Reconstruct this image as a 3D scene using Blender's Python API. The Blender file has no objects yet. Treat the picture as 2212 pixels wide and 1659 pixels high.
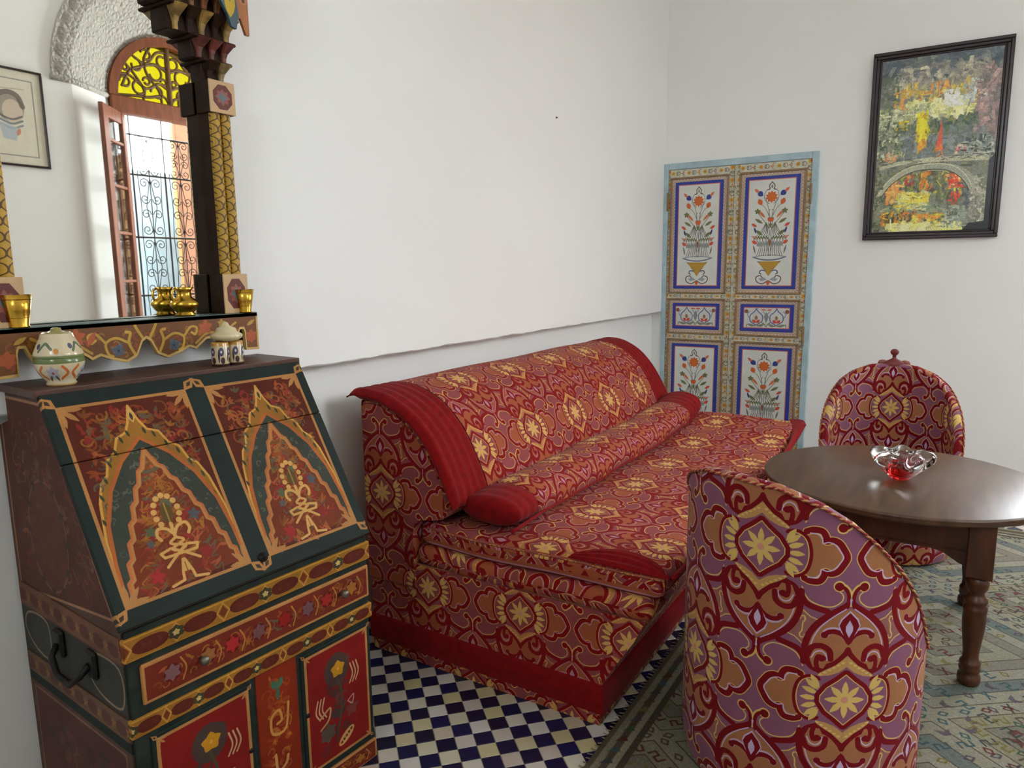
import bpy, bmesh, math, random
import numpy as np
from mathutils import Vector, Matrix

R = math.radians
PI = math.pi
random.seed(7)
sc = bpy.context.scene
COL = sc.collection

# ------------------------------------------------------------------ camera, world, light
F, PITCH, ROLL, YAW, CAM_H = 1545.0, R(9.12), R(-0.6), R(-31.86), 1.5
cam_d = bpy.data.cameras.new('camera')
cam = bpy.data.objects.new('camera', cam_d)
COL.objects.link(cam)
fwd = Vector((math.sin(YAW) * math.cos(PITCH), math.cos(YAW) * math.cos(PITCH), -math.sin(PITCH)))
rgt = Vector((math.cos(YAW), -math.sin(YAW), 0))
upv = rgt.cross(fwd)
r2 = rgt * math.cos(ROLL) + upv * math.sin(ROLL)
u2 = -rgt * math.sin(ROLL) + upv * math.cos(ROLL)
mw = Matrix((r2, u2, -fwd)).transposed().to_4x4()
mw.translation = Vector((0, 0, CAM_H))
cam.matrix_world = mw
cam_d.sensor_fit = 'HORIZONTAL'
cam_d.sensor_width = 36.0
cam_d.lens = 36.0 * F / 2212.0
cam_d.clip_start = 0.02
sc.camera = cam

world = bpy.data.worlds.new('world')
sc.world = world
world.use_nodes = True
bg = world.node_tree.nodes['Background']
bg.inputs[0].default_value = (0.90, 0.955, 1.0, 1)
SKY = 17.5
bg.inputs[1].default_value = SKY

WX = 2.0          # inner face of the window wall
FX = 2.25         # plane of the window frame
Y1P = 5.72
WC, WZ = 4.16, 2.98   # arch centre


def area(name, loc, rot, sx, sy, power, colr=(1, 1, 1), portal=False):
    l = bpy.data.lights.new(name, 'AREA')
    l.shape = 'RECTANGLE'
    l.size, l.size_y = sx, sy
    l.energy = power
    l.color = colr
    o = bpy.data.objects.new(name, l)
    COL.objects.link(o)
    o.location = loc
    o.rotation_euler = rot
    if portal:
        l.cycles.is_portal = True
    return o


# portals only guide the sampling of the sky through the openings; front, back and side ones are added to brighten the room
area('added_front_portal', (0, -2.6, 3.2), (R(90), 0, 0), .9, .8, 1, portal=True)
area('added_back_portal', (1.31, Y1P, 2.0), (R(-90), 0, 0), 1.18, 2.2, 1, portal=True)
area('window_portal', (2.45, WC, 2.05), (0, R(90), 0), 3.0, 1.15, 1, portal=True)
area('added_side_portal', (2.45, 2.0, 2.25), (0, R(90), 0), 2.1, .7, 1, portal=True)

sc.view_settings.view_transform = 'Standard'
sc.view_settings.look = 'None'
sc.view_settings.exposure = 0.13
sc.view_settings.gamma = 1.0
sc.view_settings.use_curve_mapping = False
try:
    sc.cycles.max_bounces = 10
    sc.cycles.diffuse_bounces = 6
    sc.cycles.transparent_max_bounces = 16
    sc.cycles.use_denoising = True
    sc.cycles.caustics_reflective = False
except Exception:
    pass


# ------------------------------------------------------------------ painting by numpy
def spline(pts, closed=False, n=8):
    P = [np.array(p, float) for p in pts]
    if len(P) < 3:
        return np.array(P)
    out = []
    N = len(P)
    rng = range(N) if closed else range(N - 1)
    for i in rng:
        p1, p2 = P[i], P[(i + 1) % N]
        p0 = P[(i - 1) % N] if (closed or i > 0) else 2 * p1 - p2
        p3 = P[(i + 2) % N] if (closed or i + 2 < N) else 2 * p2 - p1
        for k in range(n):
            t = k / n
            out.append(0.5 * ((2 * p1) + (-p0 + p2) * t + (2 * p0 - 5 * p1 + 4 * p2 - p3) * t * t + (-p0 + 3 * p1 - 3 * p2 + p3) * t ** 3))
    if not closed:
        out.append(P[-1])
    return np.array(out)


class Cv:
    """a small raster canvas in millimetres, y up; colours are sRGB 0-255"""

    def __init__(s, w, h, ppm, colr):
        s.w, s.h, s.ppm = w, h, ppm
        s.W, s.H = max(4, int(round(w * ppm))), max(4, int(round(h * ppm)))
        s.a = np.empty((s.H, s.W, 3), np.float32)
        s.a[:] = np.array(colr, np.float32) / 255
        s.M = [np.array([[1, 0, 0], [0, 1, 0]], float)]

    def tf(s, pts):
        P = np.asarray(pts, float)
        M = s.M[-1]
        return P @ M[:, :2].T + M[:, 2]

    def push(s, ox=0, oy=0, ang=0, sx=1, sy=None):
        sy = sx if sy is None else sy
        c, q = math.cos(ang), math.sin(ang)
        A = np.array([[c * sx, -q * sy, ox], [q * sx, c * sy, oy], [0, 0, 1]])
        M = np.vstack([s.M[-1], [0, 0, 1]]) @ A
        s.M.append(M[:2])

    def pop(s):
        s.M.pop()

    def _win(s, P, m):
        x0, y0 = P.min(0) - m
        x1, y1 = P.max(0) + m
        i0, i1 = max(0, int(x0 * s.ppm)), min(s.W, int(x1 * s.ppm) + 2)
        j0, j1 = max(0, int(y0 * s.ppm)), min(s.H, int(y1 * s.ppm) + 2)
        if i1 <= i0 or j1 <= j0:
            return None
        X, Y = np.meshgrid((np.arange(i0, i1) + .5) / s.ppm, (np.arange(j0, j1) + .5) / s.ppm)
        return i0, i1, j0, j1, X.astype(np.float32), Y.astype(np.float32)

    def _blend(s, w, cov, colr, al=1.0):
        i0, i1, j0, j1 = w[:4]
        cov = (np.clip(cov, 0, 1) * al)[..., None]
        v = s.a[j0:j1, i0:i1]
        v += (np.array(colr, np.float32) / 255 - v) * cov

    def _dist(s, P, X, Y):
        D = np.full(X.shape, 1e9, np.float32)
        for a, b in zip(P[:-1], P[1:]):
            dx, dy = b - a
            L = dx * dx + dy * dy
            if L < 1e-12:
                d = (X - a[0]) ** 2 + (Y - a[1]) ** 2
            else:
                t = np.clip(((X - a[0]) * dx + (Y - a[1]) * dy) / L, 0, 1)
                d = (X - a[0] - t * dx) ** 2 + (Y - a[1] - t * dy) ** 2
            np.minimum(D, d, out=D)
        return np.sqrt(D)

    def stroke(s, pts, wd, colr, closed=False, smooth=True, al=1.0):
        sc_ = math.sqrt(abs(np.linalg.det(s.M[-1][:, :2])))
        P = s.tf(spline(pts, closed, 5) if smooth else pts)
        if closed:
            P = np.vstack([P, P[:1]])
        r = wd * sc_ / 2
        w = s._win(P, r + 1 / s.ppm)
        if w is None:
            return
        s._blend(w, (r - s._dist(P, w[4], w[5])) * s.ppm + .5, colr, al)

    def fill(s, pts, colr, smooth=False, al=1.0):
        P = s.tf(spline(pts, True, 5) if smooth else pts)
        Q = np.vstack([P, P[:1]])
        w = s._win(P, 1 / s.ppm)
        if w is None:
            return
        X, Y = w[4], w[5]
        ins = np.zeros(X.shape, bool)
        for a, b in zip(Q[:-1], Q[1:]):
            if a[1] == b[1]:
                continue
            c = ((Y < a[1]) != (Y < b[1])) & (X < (b[0] - a[0]) * (Y - a[1]) / (b[1] - a[1]) + a[0])
            ins ^= c
        d = s._dist(Q, X, Y)
        s._blend(w, np.where(ins, d, -d) * s.ppm + .5, colr, al)

    def rect(s, x0, y0, x1, y1, colr, al=1.0):
        s.fill([(x0, y0), (x1, y0), (x1, y1), (x0, y1)], colr, al=al)

    def frame(s, x0, y0, x1, y1, wd, colr):
        s.stroke([(x0, y0), (x1, y0), (x1, y1), (x0, y1)], wd, colr, True, False)

    def disc(s, x, y, r, colr, al=1.0, ry=None):
        ry = ry or r
        t = np.linspace(0, 2 * PI, 15)[:-1]
        s.fill(np.stack([x + r * np.cos(t), y + ry * np.sin(t)], 1), colr, al=al)

    def petal(s, x, y, ang, ln, wd, colr, al=1.0):
        s.push(x, y, ang)
        s.fill([(0, 0), (ln * .3, wd * .42), (ln * .6, wd * .5), (ln * .85, wd * .25), (ln, 0), (ln * .85, -wd * .25), (ln * .6, -wd * .5), (ln * .3, -wd * .42)], colr, al=al)
        s.pop()

    def flower(s, x, y, r, n, colr, wd=None, cc=None, a0=PI / 2):
        for k in range(n):
            s.petal(x, y, a0 + 2 * PI * k / n, r, wd or r * .5, colr)
        if cc is not None:
            s.disc(x, y, r * .18, cc)

    def noise(s, amp, seed=0, cell=1):
        g = np.random.RandomState(seed)
        h, w = s.H // cell + 2, s.W // cell + 2
        n = g.rand(h, w).astype(np.float32) - .5
        n = np.repeat(np.repeat(n, cell, 0), cell, 1)[:s.H, :s.W]
        s.a *= (1 + amp * n)[..., None]
        np.clip(s.a, 0, 1, out=s.a)

    def scrolls(s, x0, y0, x1, y1, n, cols, seed, size, wd, al=.9):
        g = random.Random(seed)
        for k in range(n):
            x, y = g.uniform(x0 + size * .5, x1 - size * .5), g.uniform(y0 + size * .5, y1 - size * .5)
            a = g.uniform(0, 2 * PI)
            c = cols[g.randrange(len(cols))]
            t = g.choice((0, 0, 1, 2))
            q = size * g.uniform(.5, 1)
            if t == 0:
                sg = g.choice((-1, 1))
                pts = []
                for i in range(7):
                    th = a + sg * i * .62
                    rr = q * .5 * (1 - i * .11)
                    pts.append((x + rr * math.cos(th), y + rr * math.sin(th)))
                s.stroke(pts, wd, c, al=al)
            elif t == 1:
                for k2 in range(3):
                    s.petal(x, y, a + (k2 - 1) * .7, q * .55, q * .2, c, al)
            else:
                s.petal(x, y, a, q * .7, q * .22, c, al)
                s.disc(x, y, q * .13, c, al)


IMGS = {}


def to_image(name, a):
    h, w = a.shape[:2]
    im = bpy.data.images.new(name, w, h, alpha=False)
    buf = np.ones((h, w, 4), np.float32)
    buf[..., :3] = np.clip(a, 0, 1)
    im.pixels.foreach_set(buf.ravel())
    im.update()
    im.pack()
    return im


# ------------------------------------------------------------------ materials
def srgb(c):
    return tuple(((v / 255) / 12.92 if v / 255 <= .04045 else ((v / 255 + .055) / 1.055) ** 2.4) for v in c[:3]) + (1,)


def new_mat(name):
    m = bpy.data.materials.new(name)
    m.use_nodes = True
    nt = m.node_tree
    b = nt.nodes['Principled BSDF']
    return m, nt, b


def noise_bump(nt, b, scale, strength, dist=.002, coord='Object', detail=3):
    tc = nt.nodes.new('ShaderNodeTexCoord')
    n = nt.nodes.new('ShaderNodeTexNoise')
    n.inputs['Scale'].default_value = scale
    n.inputs['Detail'].default_value = detail
    nt.links.new(tc.outputs[coord], n.inputs['Vector'])
    bp = nt.nodes.new('ShaderNodeBump')
    bp.inputs['Strength'].default_value = strength
    bp.inputs['Distance'].default_value = dist
    nt.links.new(n.outputs['Fac'], bp.inputs['Height'])
    nt.links.new(bp.outputs['Normal'], b.inputs['Normal'])
    return tc, n


def flat(name, c1, c2=None, rough=.6, scale=8, bump=.2, bscale=None, metal=0, spec=.5, stretch=None, dist=.002, sheen=0):
    m, nt, b = new_mat(name)
    c2 = c2 or c1
    tc, n = noise_bump(nt, b, bscale or scale * 4, bump, dist)
    n2 = nt.nodes.new('ShaderNodeTexNoise')
    n2.inputs['Scale'].default_value = scale
    n2.inputs['Detail'].default_value = 5
    if stretch:
        mp = nt.nodes.new('ShaderNodeMapping')
        mp.inputs['Scale'].default_value = stretch
        nt.links.new(tc.outputs['Object'], mp.inputs['Vector'])
        nt.links.new(mp.outputs['Vector'], n2.inputs['Vector'])
        nt.links.new(mp.outputs['Vector'], n.inputs['Vector'])
    else:
        nt.links.new(tc.outputs['Object'], n2.inputs['Vector'])
    r = nt.nodes.new('ShaderNodeValToRGB')
    r.color_ramp.elements[0].position = .35
    r.color_ramp.elements[1].position = .65
    r.color_ramp.elements[0].color = srgb(c1)
    r.color_ramp.elements[1].color = srgb(c2)
    nt.links.new(n2.outputs['Fac'], r.inputs['Fac'])
    nt.links.new(r.outputs['Color'], b.inputs['Base Color'])
    b.inputs['Roughness'].default_value = rough
    b.inputs['Metallic'].default_value = metal
    b.inputs['Specular IOR Level'].default_value = spec
    if sheen:
        b.inputs['Sheen Weight'].default_value = sheen
    return m


def img_mat(name, arr, rough=.6, spec=.4, bump=0.15, bscale=300, wear=.18, wscale=14, weave=0, relief=0, sheen=0):
    """painted pattern (made above in numpy) with procedural wear, grain and relief"""
    m, nt, b = new_mat(name)
    im = to_image(name, arr)
    t = nt.nodes.new('ShaderNodeTexImage')
    t.image = im
    t.interpolation = 'Cubic'
    t.extension = 'REPEAT'
    uv = nt.nodes.new('ShaderNodeUVMap')
    nt.links.new(uv.outputs['UV'], t.inputs['Vector'])
    tc, n = noise_bump(nt, b, bscale, bump, .001)
    w = nt.nodes.new('ShaderNodeTexNoise')
    w.inputs['Scale'].default_value = wscale
    w.inputs['Detail'].default_value = 6
    nt.links.new(tc.outputs['Object'], w.inputs['Vector'])
    mr = nt.nodes.new('ShaderNodeMapRange')
    mr.inputs['From Min'].default_value = .3
    mr.inputs['From Max'].default_value = .7
    mr.inputs['To Min'].default_value = 1 - wear
    mr.inputs['To Max'].default_value = 1 + wear * .4
    nt.links.new(w.outputs['Fac'], mr.inputs['Value'])
    mx = nt.nodes.new('ShaderNodeMix')
    mx.data_type = 'RGBA'
    mx.blend_type = 'MULTIPLY'
    mx.inputs['Factor'].default_value = 1
    nt.links.new(t.outputs['Color'], mx.inputs[6])
    nt.links.new(mr.outputs['Result'], mx.inputs[7])
    nt.links.new(mx.outputs[2], b.inputs['Base Color'])
    if relief or weave:
        bp = b.inputs['Normal'].links[0].from_node
        ad = nt.nodes.new('ShaderNodeMath')
        ad.operation = 'MULTIPLY_ADD'
        bw = nt.nodes.new('ShaderNodeRGBToBW')
        nt.links.new(t.outputs['Color'], bw.inputs['Color'])
        nt.links.new(bw.outputs['Val'], ad.inputs[0])
        ad.inputs[1].default_value = relief
        nt.links.new(n.outputs['Fac'], ad.inputs[2])
        nt.links.new(ad.outputs[0], bp.inputs['Height'])
    b.inputs['Roughness'].default_value = rough
    b.inputs['Specular IOR Level'].default_value = spec
    if sheen:
        b.inputs['Sheen Weight'].default_value = sheen
        b.inputs['Sheen Roughness'].default_value = .4
    return m


# ------------------------------------------------------------------ objects
def tag(o, label=None, cat=None, group=None, kind=None):
    if label: o['label'] = label
    if cat: o['category'] = cat
    if group: o['group'] = group
    if kind: o['kind'] = kind
    return o


def thing(name, label, cat, loc=(0, 0, 0), rz=0, group=None):
    o = bpy.data.objects.new(name, None)
    COL.objects.link(o)
    o.empty_display_size = .1
    o.location = loc
    o.rotation_euler = (0, 0, rz)
    return tag(o, label, cat, group)


def link(name, me, mat, parent=None, smooth=False, label=None):
    if mat is not None:
        for m in (mat if isinstance(mat, (list, tuple)) else [mat]):
            me.materials.append(m)
    if smooth:
        me.polygons.foreach_set('use_smooth', [True] * len(me.polygons))
    me.update()
    o = bpy.data.objects.new(name, me)
    COL.objects.link(o)
    if parent is not None:
        o.parent = parent
    if label:
        o['label'] = label
    return o


def mesh(name, V, Fc, mat, parent=None, uv=None, smooth=False, org=(0, 0, 0), label=None, fm=None, auto=None):
    """uv: per vertex list or function(co)->uv"""
    me = bpy.data.meshes.new(name)
    V = [(v[0] - org[0], v[1] - org[1], v[2] - org[2]) for v in V]
    me.from_pydata(V, [], Fc)
    if uv is not None:
        l = me.uv_layers.new(name='UVMap')
        idx = np.empty(len(me.loops), np.int32)
        me.loops.foreach_get('vertex_index', idx)
        U = np.array(uv, np.float32)
        if len(U) == len(V):
            U = U[idx]
        l.data.foreach_set('uv', U.ravel())
    if fm is not None:
        me.polygons.foreach_set('material_index', fm)
    return link(name, me, mat, parent, smooth, label)


def grid(name, P, mat, parent=None, uv=None, cu=False, cv=False, smooth=True, caps=False, org=(0, 0, 0), label=None, flip=False):
    """P[i][j] -> co ; optional uv[i][j]"""
    nu, nv = len(P), len(P[0])
    V = [tuple(p) for row in P for p in row]
    Fc = []
    for i in range(nu if cu else nu - 1):
        for j in range(nv if cv else nv - 1):
            q = [i * nv + j, ((i + 1) % nu) * nv + j, ((i + 1) % nu) * nv + (j + 1) % nv, i * nv + (j + 1) % nv]
            Fc.append(q[::-1] if flip else q)
    if caps:
        a = list(range(nv))
        b_ = [(nu - 1) * nv + j for j in range(nv)]
        Fc.append(a if not flip else a[::-1])
        Fc.append(b_[::-1] if not flip else b_)
    U = [tuple(u) for row in uv for u in row] if uv is not None else None
    return mesh(name, V, Fc, mat, parent, U, smooth, org, label)


def box(name, x0, x1, y0, y1, z0, z1, mat, parent=None, bev=.002, uvax=(0, 2), org=(0, 0, 0), label=None, seg=1, uvr=None):
    """bevelled box, uv spans 0-1 over the chosen axes"""
    bm = bmesh.new()
    bmesh.ops.create_cube(bm, size=1)
    for v in bm.verts:
        v.co = Vector(((x0 + x1) / 2 + v.co.x * (x1 - x0), (y0 + y1) / 2 + v.co.y * (y1 - y0), (z0 + z1) / 2 + v.co.z * (z1 - z0)))
    if bev > 0:
        bmesh.ops.bevel(bm, geom=list(bm.edges), offset=min(bev, (x1 - x0) * .45, (y1 - y0) * .45, (z1 - z0) * .45), segments=seg, affect='EDGES', profile=.6)
    lay = bm.loops.layers.uv.new('UVMap')
    lo = (x0, y0, z0)
    hi = (x1, y1, z1)
    a, b = uvax
    ur = uvr or (lo[a], hi[a], lo[b], hi[b])
    for f in bm.faces:
        for l in f.loops:
            l[lay].uv = ((l.vert.co[a] - ur[0]) / (ur[1] - ur[0]), (l.vert.co[b] - ur[2]) / (ur[3] - ur[2]))
    for v in bm.verts:
        v.co -= Vector(org)
    me = bpy.data.meshes.new(name)
    bm.to_mesh(me)
    bm.free()
    return link(name, me, mat, parent, False, label)


def prism(name, poly, ax, a0, a1, mat, parent=None, org=(0, 0, 0), label=None, uvs=None, bev=0, fm=None):
    """poly in the two axes other than ax, extruded a0..a1"""
    def co(p, a):
        c = [p[0], p[1]]
        c.insert(ax, a)
        return tuple(c)
    n = len(poly)
    V = [co(p, a0) for p in poly] + [co(p, a1) for p in poly]
    Fc = [list(range(n)), list(range(2 * n - 1, n - 1, -1))]
    Fc += [[(i + 1) % n, i, n + i, n + (i + 1) % n] for i in range(n)]
    bm = bmesh.new()
    bv = [bm.verts.new(v) for v in V]
    for f in Fc:
        bm.faces.new([bv[i] for i in f])
    bmesh.ops.recalc_face_normals(bm, faces=bm.faces)
    if bev:
        bmesh.ops.bevel(bm, geom=list(bm.edges), offset=bev, segments=1, affect='EDGES')
    lay = bm.loops.layers.uv.new('UVMap')
    ot = [i for i in range(3) if i != ax]
    P = np.array(poly)
    ur = uvs or (P[:, 0].min(), P[:, 0].max(), P[:, 1].min(), P[:, 1].max())
    for f in bm.faces:
        for l in f.loops:
            c = l.vert.co
            l[lay].uv = ((c[ot[0]] - ur[0]) / (ur[1] - ur[0]), (c[ot[1]] - ur[2]) / (ur[3] - ur[2]))
    for v in bm.verts:
        v.co -= Vector(org)
    me = bpy.data.meshes.new(name)
    bm.to_mesh(me)
    bm.free()
    return link(name, me, mat, parent, False, label)


def lathe(name, prof, mat, parent=None, loc=(0, 0, 0), seg=32, label=None, uvrep=1, vr=(0, 1)):
    P, U = [], []
    zs = [p[1] for p in prof]
    z0, z1 = min(zs), max(zs)
    for i in range(seg + 1):
        a = 2 * PI * i / seg
        P.append([(loc[0] + r * math.cos(a), loc[1] + r * math.sin(a), loc[2] + z) for r, z in prof])
        U.append([(uvrep * i / seg, vr[0] + (vr[1] - vr[0]) * (z - z0) / max(1e-6, z1 - z0)) for r, z in prof])
    return grid(name, P, mat, parent, U, smooth=True, label=label)


def tube(name, pts, r, mat, parent=None, seg=8, closed=False, org=(0, 0, 0), label=None, rf=None, uvl=None):
    P = [Vector(p) for p in pts]
    n = len(P)
    rings, U = [], []
    prev = None
    acc = 0
    for i in range(n):
        a = P[(i - 1) % n] if (closed or i > 0) else P[i]
        b = P[(i + 1) % n] if (closed or i < n - 1) else P[i]
        t = (b - a).normalized()
        if prev is None:
            ref = Vector((0, 0, 1)) if abs(t.z) < .9 else Vector((1, 0, 0))
            nrm = t.cross(ref).normalized()
        else:
            nrm = (prev - t * prev.dot(t)).normalized()
        prev = nrm
        bn = t.cross(nrm)
        rr = rf(i / (n - 1)) * r if rf else r
        if i: acc += (P[i] - P[i - 1]).length
        rings.append([tuple(P[i] + nrm * math.cos(2 * PI * k / seg) * rr + bn * math.sin(2 * PI * k / seg) * rr) for k in range(seg + 1)])
        U.append([(acc / (uvl or .1), k / seg) for k in range(seg + 1)])
    return grid(name, rings, mat, parent, U, cu=closed, smooth=True, caps=not closed, org=org, label=label)


def copy_tree(o, parent=None):
    c = o.copy()
    COL.objects.link(c)
    c.parent = parent
    for ch in list(o.children):
        copy_tree(ch, c)
    return c


def lerp_tab(tab, x):
    for (a, va), (b, vb) in zip(tab[:-1], tab[1:]):
        if x <= b:
            t = (x - a) / (b - a)
            t = max(0, min(1, t))
            return va + (vb - va) * t
    return tab[-1][1]


# ------------------------------------------------------------------ painted patterns
def damask(mauve, red, tan, gold, lilac, ppm=2.2):
    a, b = 228.0, 385.0
    cv = Cv(a, b, ppm, mauve)

    def both(fn):
        fn()
        cv.push(a, b, PI)
        fn()
        cv.pop()

    ogee = [(0, 268), (14, 255), (50, 231), (80, 203), (98, 172), (106, 138), (102, 110), (88, 88), (66, 78)]
    inner = [(0, 250), (24, 236), (60, 212), (88, 180), (98, 150), (96, 118), (84, 96), (60, 86), (30, 104), (0, 128)]
    tref = [(112, 62), (128, 68), (148, 66), (158, 52), (160, 40), (174, 44), (190, 38), (202, 22), (212, 0)]
    tref = tref + [(x, -y) for x, y in tref[-2::-1]]
    lobe = [(56, 240), (84, 247), (106, 255), (118, 272), (121, 288)]
    # fields first
    both(lambda: cv.fill(inner + [(-30, 128), (-30, 250)], tan))
    both(lambda: cv.fill([(110, 60)] + tref + [(110, -60)], tan, al=1))
    # tile between the columns
    quad = [(72, 214), (96, 222), (121, 243), (128, 215), (156, 171), (132, 163), (107, 142), (100, 170)]
    cv.fill(quad, tuple(.55 * m + .45 * t for m, t in zip(mauve, tan)))
    cv.stroke(quad, 3, gold, True, False)
    sq = [(124, 218), (112, 222), (108, 213), (113, 204), (114, 192), (115, 181), (120, 172), (116, 163), (104, 167)]
    cv.stroke(sq, 3.6, gold)
    cv.disc(122, 216, 4.5, gold)
    cv.disc(106, 169, 4.5, gold)
    # gold edge of the mauve lobes
    both(lambda: cv.stroke([(30, 296), (20, 284), (24, 268), (44, 254), (70, 254), (98, 264), (112, 280), (120, 300)], 3.4, gold))
    both(lambda: cv.stroke(tref, 21, gold))
    both(lambda: cv.stroke(tref, 16, red))
    both(lambda: cv.stroke([(x * .965 - 3, y * .86) for x, y in tref[1:-1]], 3.4, lilac))
    # ogee bands, linking lobe band and curl
    both(lambda: cv.stroke(lobe, 15, red))
    both(lambda: cv.stroke(ogee, 16.5, red))
    both(lambda: cv.stroke([(x * .9 - 2, y - 6) for x, y in ogee[1:-2]], 3.2, lilac))
    both(lambda: cv.stroke([(4, 262), (3, 280), (8, 297), (20, 309), (33, 305)], 14.5, gold))
    both(lambda: cv.disc(31, 309, 15, gold))
    both(lambda: cv.stroke([(7, 258), (6, 280), (11, 297), (22, 307), (31, 305)], 9.5, red))
    both(lambda: cv.disc(31, 308, 11.5, red))
    both(lambda: cv.stroke([(0, 262), (1.5, 275)], 3, lilac))
    # palmette inside
    both(lambda: cv.stroke([(0, 140), (8, 125), (30, 102), (58, 88)], 13, red))
    both(lambda: cv.stroke([(0, 165), (14, 181), (34, 190), (52, 186), (60, 176)], 19, lilac, al=.9))
    both(lambda: cv.stroke([(0, 160), (14, 178), (34, 187), (52, 184), (60, 174)], 13, red))
    both(lambda: cv.disc(60, 176, 9, red))
    both(lambda: cv.fill([(-28, 205), (-22, 222), (0, 244), (22, 222), (28, 205), (20, 186), (0, 160), (-20, 186)], lilac))
    both(lambda: cv.fill([(-25, 204), (-18, 220), (0, 239), (18, 220), (25, 204), (17, 186), (0, 150), (-17, 186)], red))
    both(lambda: cv.fill([(0, 219), (9, 202), (9, 190), (0, 172), (-9, 190), (-9, 202)], lilac))
    # volutes
    ring = [(98, 118), (88, 140), (66, 146), (46, 134), (42, 112)]
    both(lambda: cv.fill([(94, 112), (86, 132), (66, 138), (50, 128), (46, 108), (58, 84), (84, 86)], tan))
    both(lambda: cv.stroke(ring, 15, red))
    both(lambda: cv.stroke([(88, 112), (80, 127), (66, 132), (54, 123), (50, 108)], 3.4, lilac))
    both(lambda: cv.stroke([(58, 112), (72, 116), (76, 98), (72, 80)], 12, red))
    both(lambda: cv.disc(63, 112, 9, red))
    # fans at the side of the flower
    fan = [(72, 52), (92, 54), (112, 38), (120, 0)]
    fan = fan + [(x, -y) for x, y in fan[-2::-1]]
    both(lambda: cv.stroke(fan, 20, red))
    both(lambda: cv.fill([(60, 50)] + fan + [(60, -50)], mauve))
    both(lambda: cv.stroke(fan, 3, gold))

    def leaves():
        for k in range(-3, 4):
            th = k * R(19)
            cv.petal(68 - abs(k) * 1.5, 32 * math.sin(th * 1.5) * .9, th, 44, 15, gold)
    both(leaves)
    # flower lozenge
    dia = [(0, 70), (20, 52), (46, 32), (62, 8), (62, -8), (46, -32), (20, -52), (0, -70)]
    dia = dia + [(-x, y) for x, y in dia[-2:0:-1]]
    both(lambda: cv.stroke(dia, 26, red, True, False))
    chev = [(0, 122), (28, 96), (66, 72), (70, 62), (44, 66), (20, 76), (0, 92)]
    both(lambda: cv.stroke([(0, 126), (30, 100), (70, 72)], 4, red))
    both(lambda: cv.fill(chev, tuple(.5 * t + .5 * g for t, g in zip(tan, gold))))
    both(lambda: cv.fill([(x, -y) for x, y in chev], tuple(.5 * t + .5 * g for t, g in zip(tan, gold))))

    def beads():
        for k in range(6):
            x, y = 4 + k * 11, 104 - k * 7.2
            cv.petal(x, y, -.2, 12, 6, gold)
            cv.petal(x, -y, .2, 12, 6, gold)
    both(beads)
    both(lambda: cv.fill(dia, mauve))
    both(lambda: cv.stroke(dia, 2.6, gold, True, False))
    both(lambda: cv.flower(0, 0, 52, 8, gold, 17, (205, 140, 120)))
    q = cv.a
    full = np.concatenate([np.concatenate([q, q[:, ::-1]], 1), np.concatenate([q, q[:, ::-1]], 1)[::-1]], 0)
    # weave
    H_, W_ = full.shape[:2]
    yy, xx = np.mgrid[0:H_, 0:W_]
    full = full * (1 + .05 * np.sin(yy * 2.1)[..., None] + .04 * np.sin(xx * 1.7)[..., None])
    full = full * (1 + .10 * (np.random.RandomState(3).rand(H_, W_, 1) - .5))
    return np.clip(full, 0, 1).astype(np.float32)


M = {}
M['fabric'] = img_mat('damask_upholstery', damask((134, 84, 106), (116, 8, 17), (162, 106, 70), (210, 176, 100), (194, 170, 200)),
                      rough=.75, spec=.15, bump=.25, bscale=900, wear=.08, relief=.6, sheen=.06)
M['sofa_fabric'] = img_mat('damask_sofa', damask((138, 66, 68), (126, 11, 14), (156, 80, 50), (206, 160, 88), (178, 126, 138)),
                           rough=.8, spec=.12, bump=.25, bscale=900, wear=.10, relief=.6, sheen=.05)
M['red_cloth'] = flat('red_cloth', (112, 6, 9), (130, 9, 11), rough=.85, scale=40, bump=.3, bscale=700, spec=.12, sheen=.05, dist=.001)
M['plaster'] = flat('plaster', (240, 239, 235), (242, 241, 238), rough=.85, scale=1.5, bump=.10, bscale=7, spec=.2, dist=.003)
M['ceiling'] = flat('ceiling_plaster', (240, 239, 235), (242, 241, 238), rough=.9, scale=3, bump=.1, spec=.2)
M['walnut'] = flat('table_wood', (66, 43, 26), (90, 62, 40), rough=.34, scale=3.0, bump=.12, bscale=30, spec=.5, stretch=(9, 1.2, 2), dist=.001)
M['leg_wood'] = flat('turned_wood', (58, 30, 16), (82, 45, 24), rough=.35, scale=6, bump=.1, spec=.5, stretch=(4, 4, 1))
M['brass'] = flat('brass', (214, 172, 70), (196, 150, 54), rough=.22, scale=12, bump=.12, metal=1, bscale=40)
M['iron'] = flat('dark_iron', (28, 26, 24), (44, 40, 36), rough=.55, scale=30, bump=.3, metal=.6)
M['frame_black'] = flat('dark_frame', (34, 18, 20), (42, 24, 24), rough=.28, scale=8, bump=.04, spec=.55)
M['cedar'] = flat('cedar', (104, 50, 22), (132, 68, 32), rough=.5, scale=5, bump=.2, stretch=(8, 8, 1))
M['blue_paint'] = flat('pale_blue_paint', (158, 182, 190), (178, 200, 206), rough=.6, scale=14, bump=.3, bscale=60)
M['desk_dark'] = flat('desk_green_paint', (32, 38, 34), (44, 50, 44), spec=.12, rough=.6, scale=20, bump=.25, bscale=120, dist=.001)
M['desk_brown'] = flat('desk_brown_top', (66, 44, 36), (88, 60, 48), spec=.25, rough=.45, scale=6, bump=.2, stretch=(1, 8, 8))
M['dark_wood'] = flat('mirror_dark_wood', (36, 22, 13), (52, 32, 20), spec=.15, rough=.6, scale=12, bump=.25)


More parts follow.
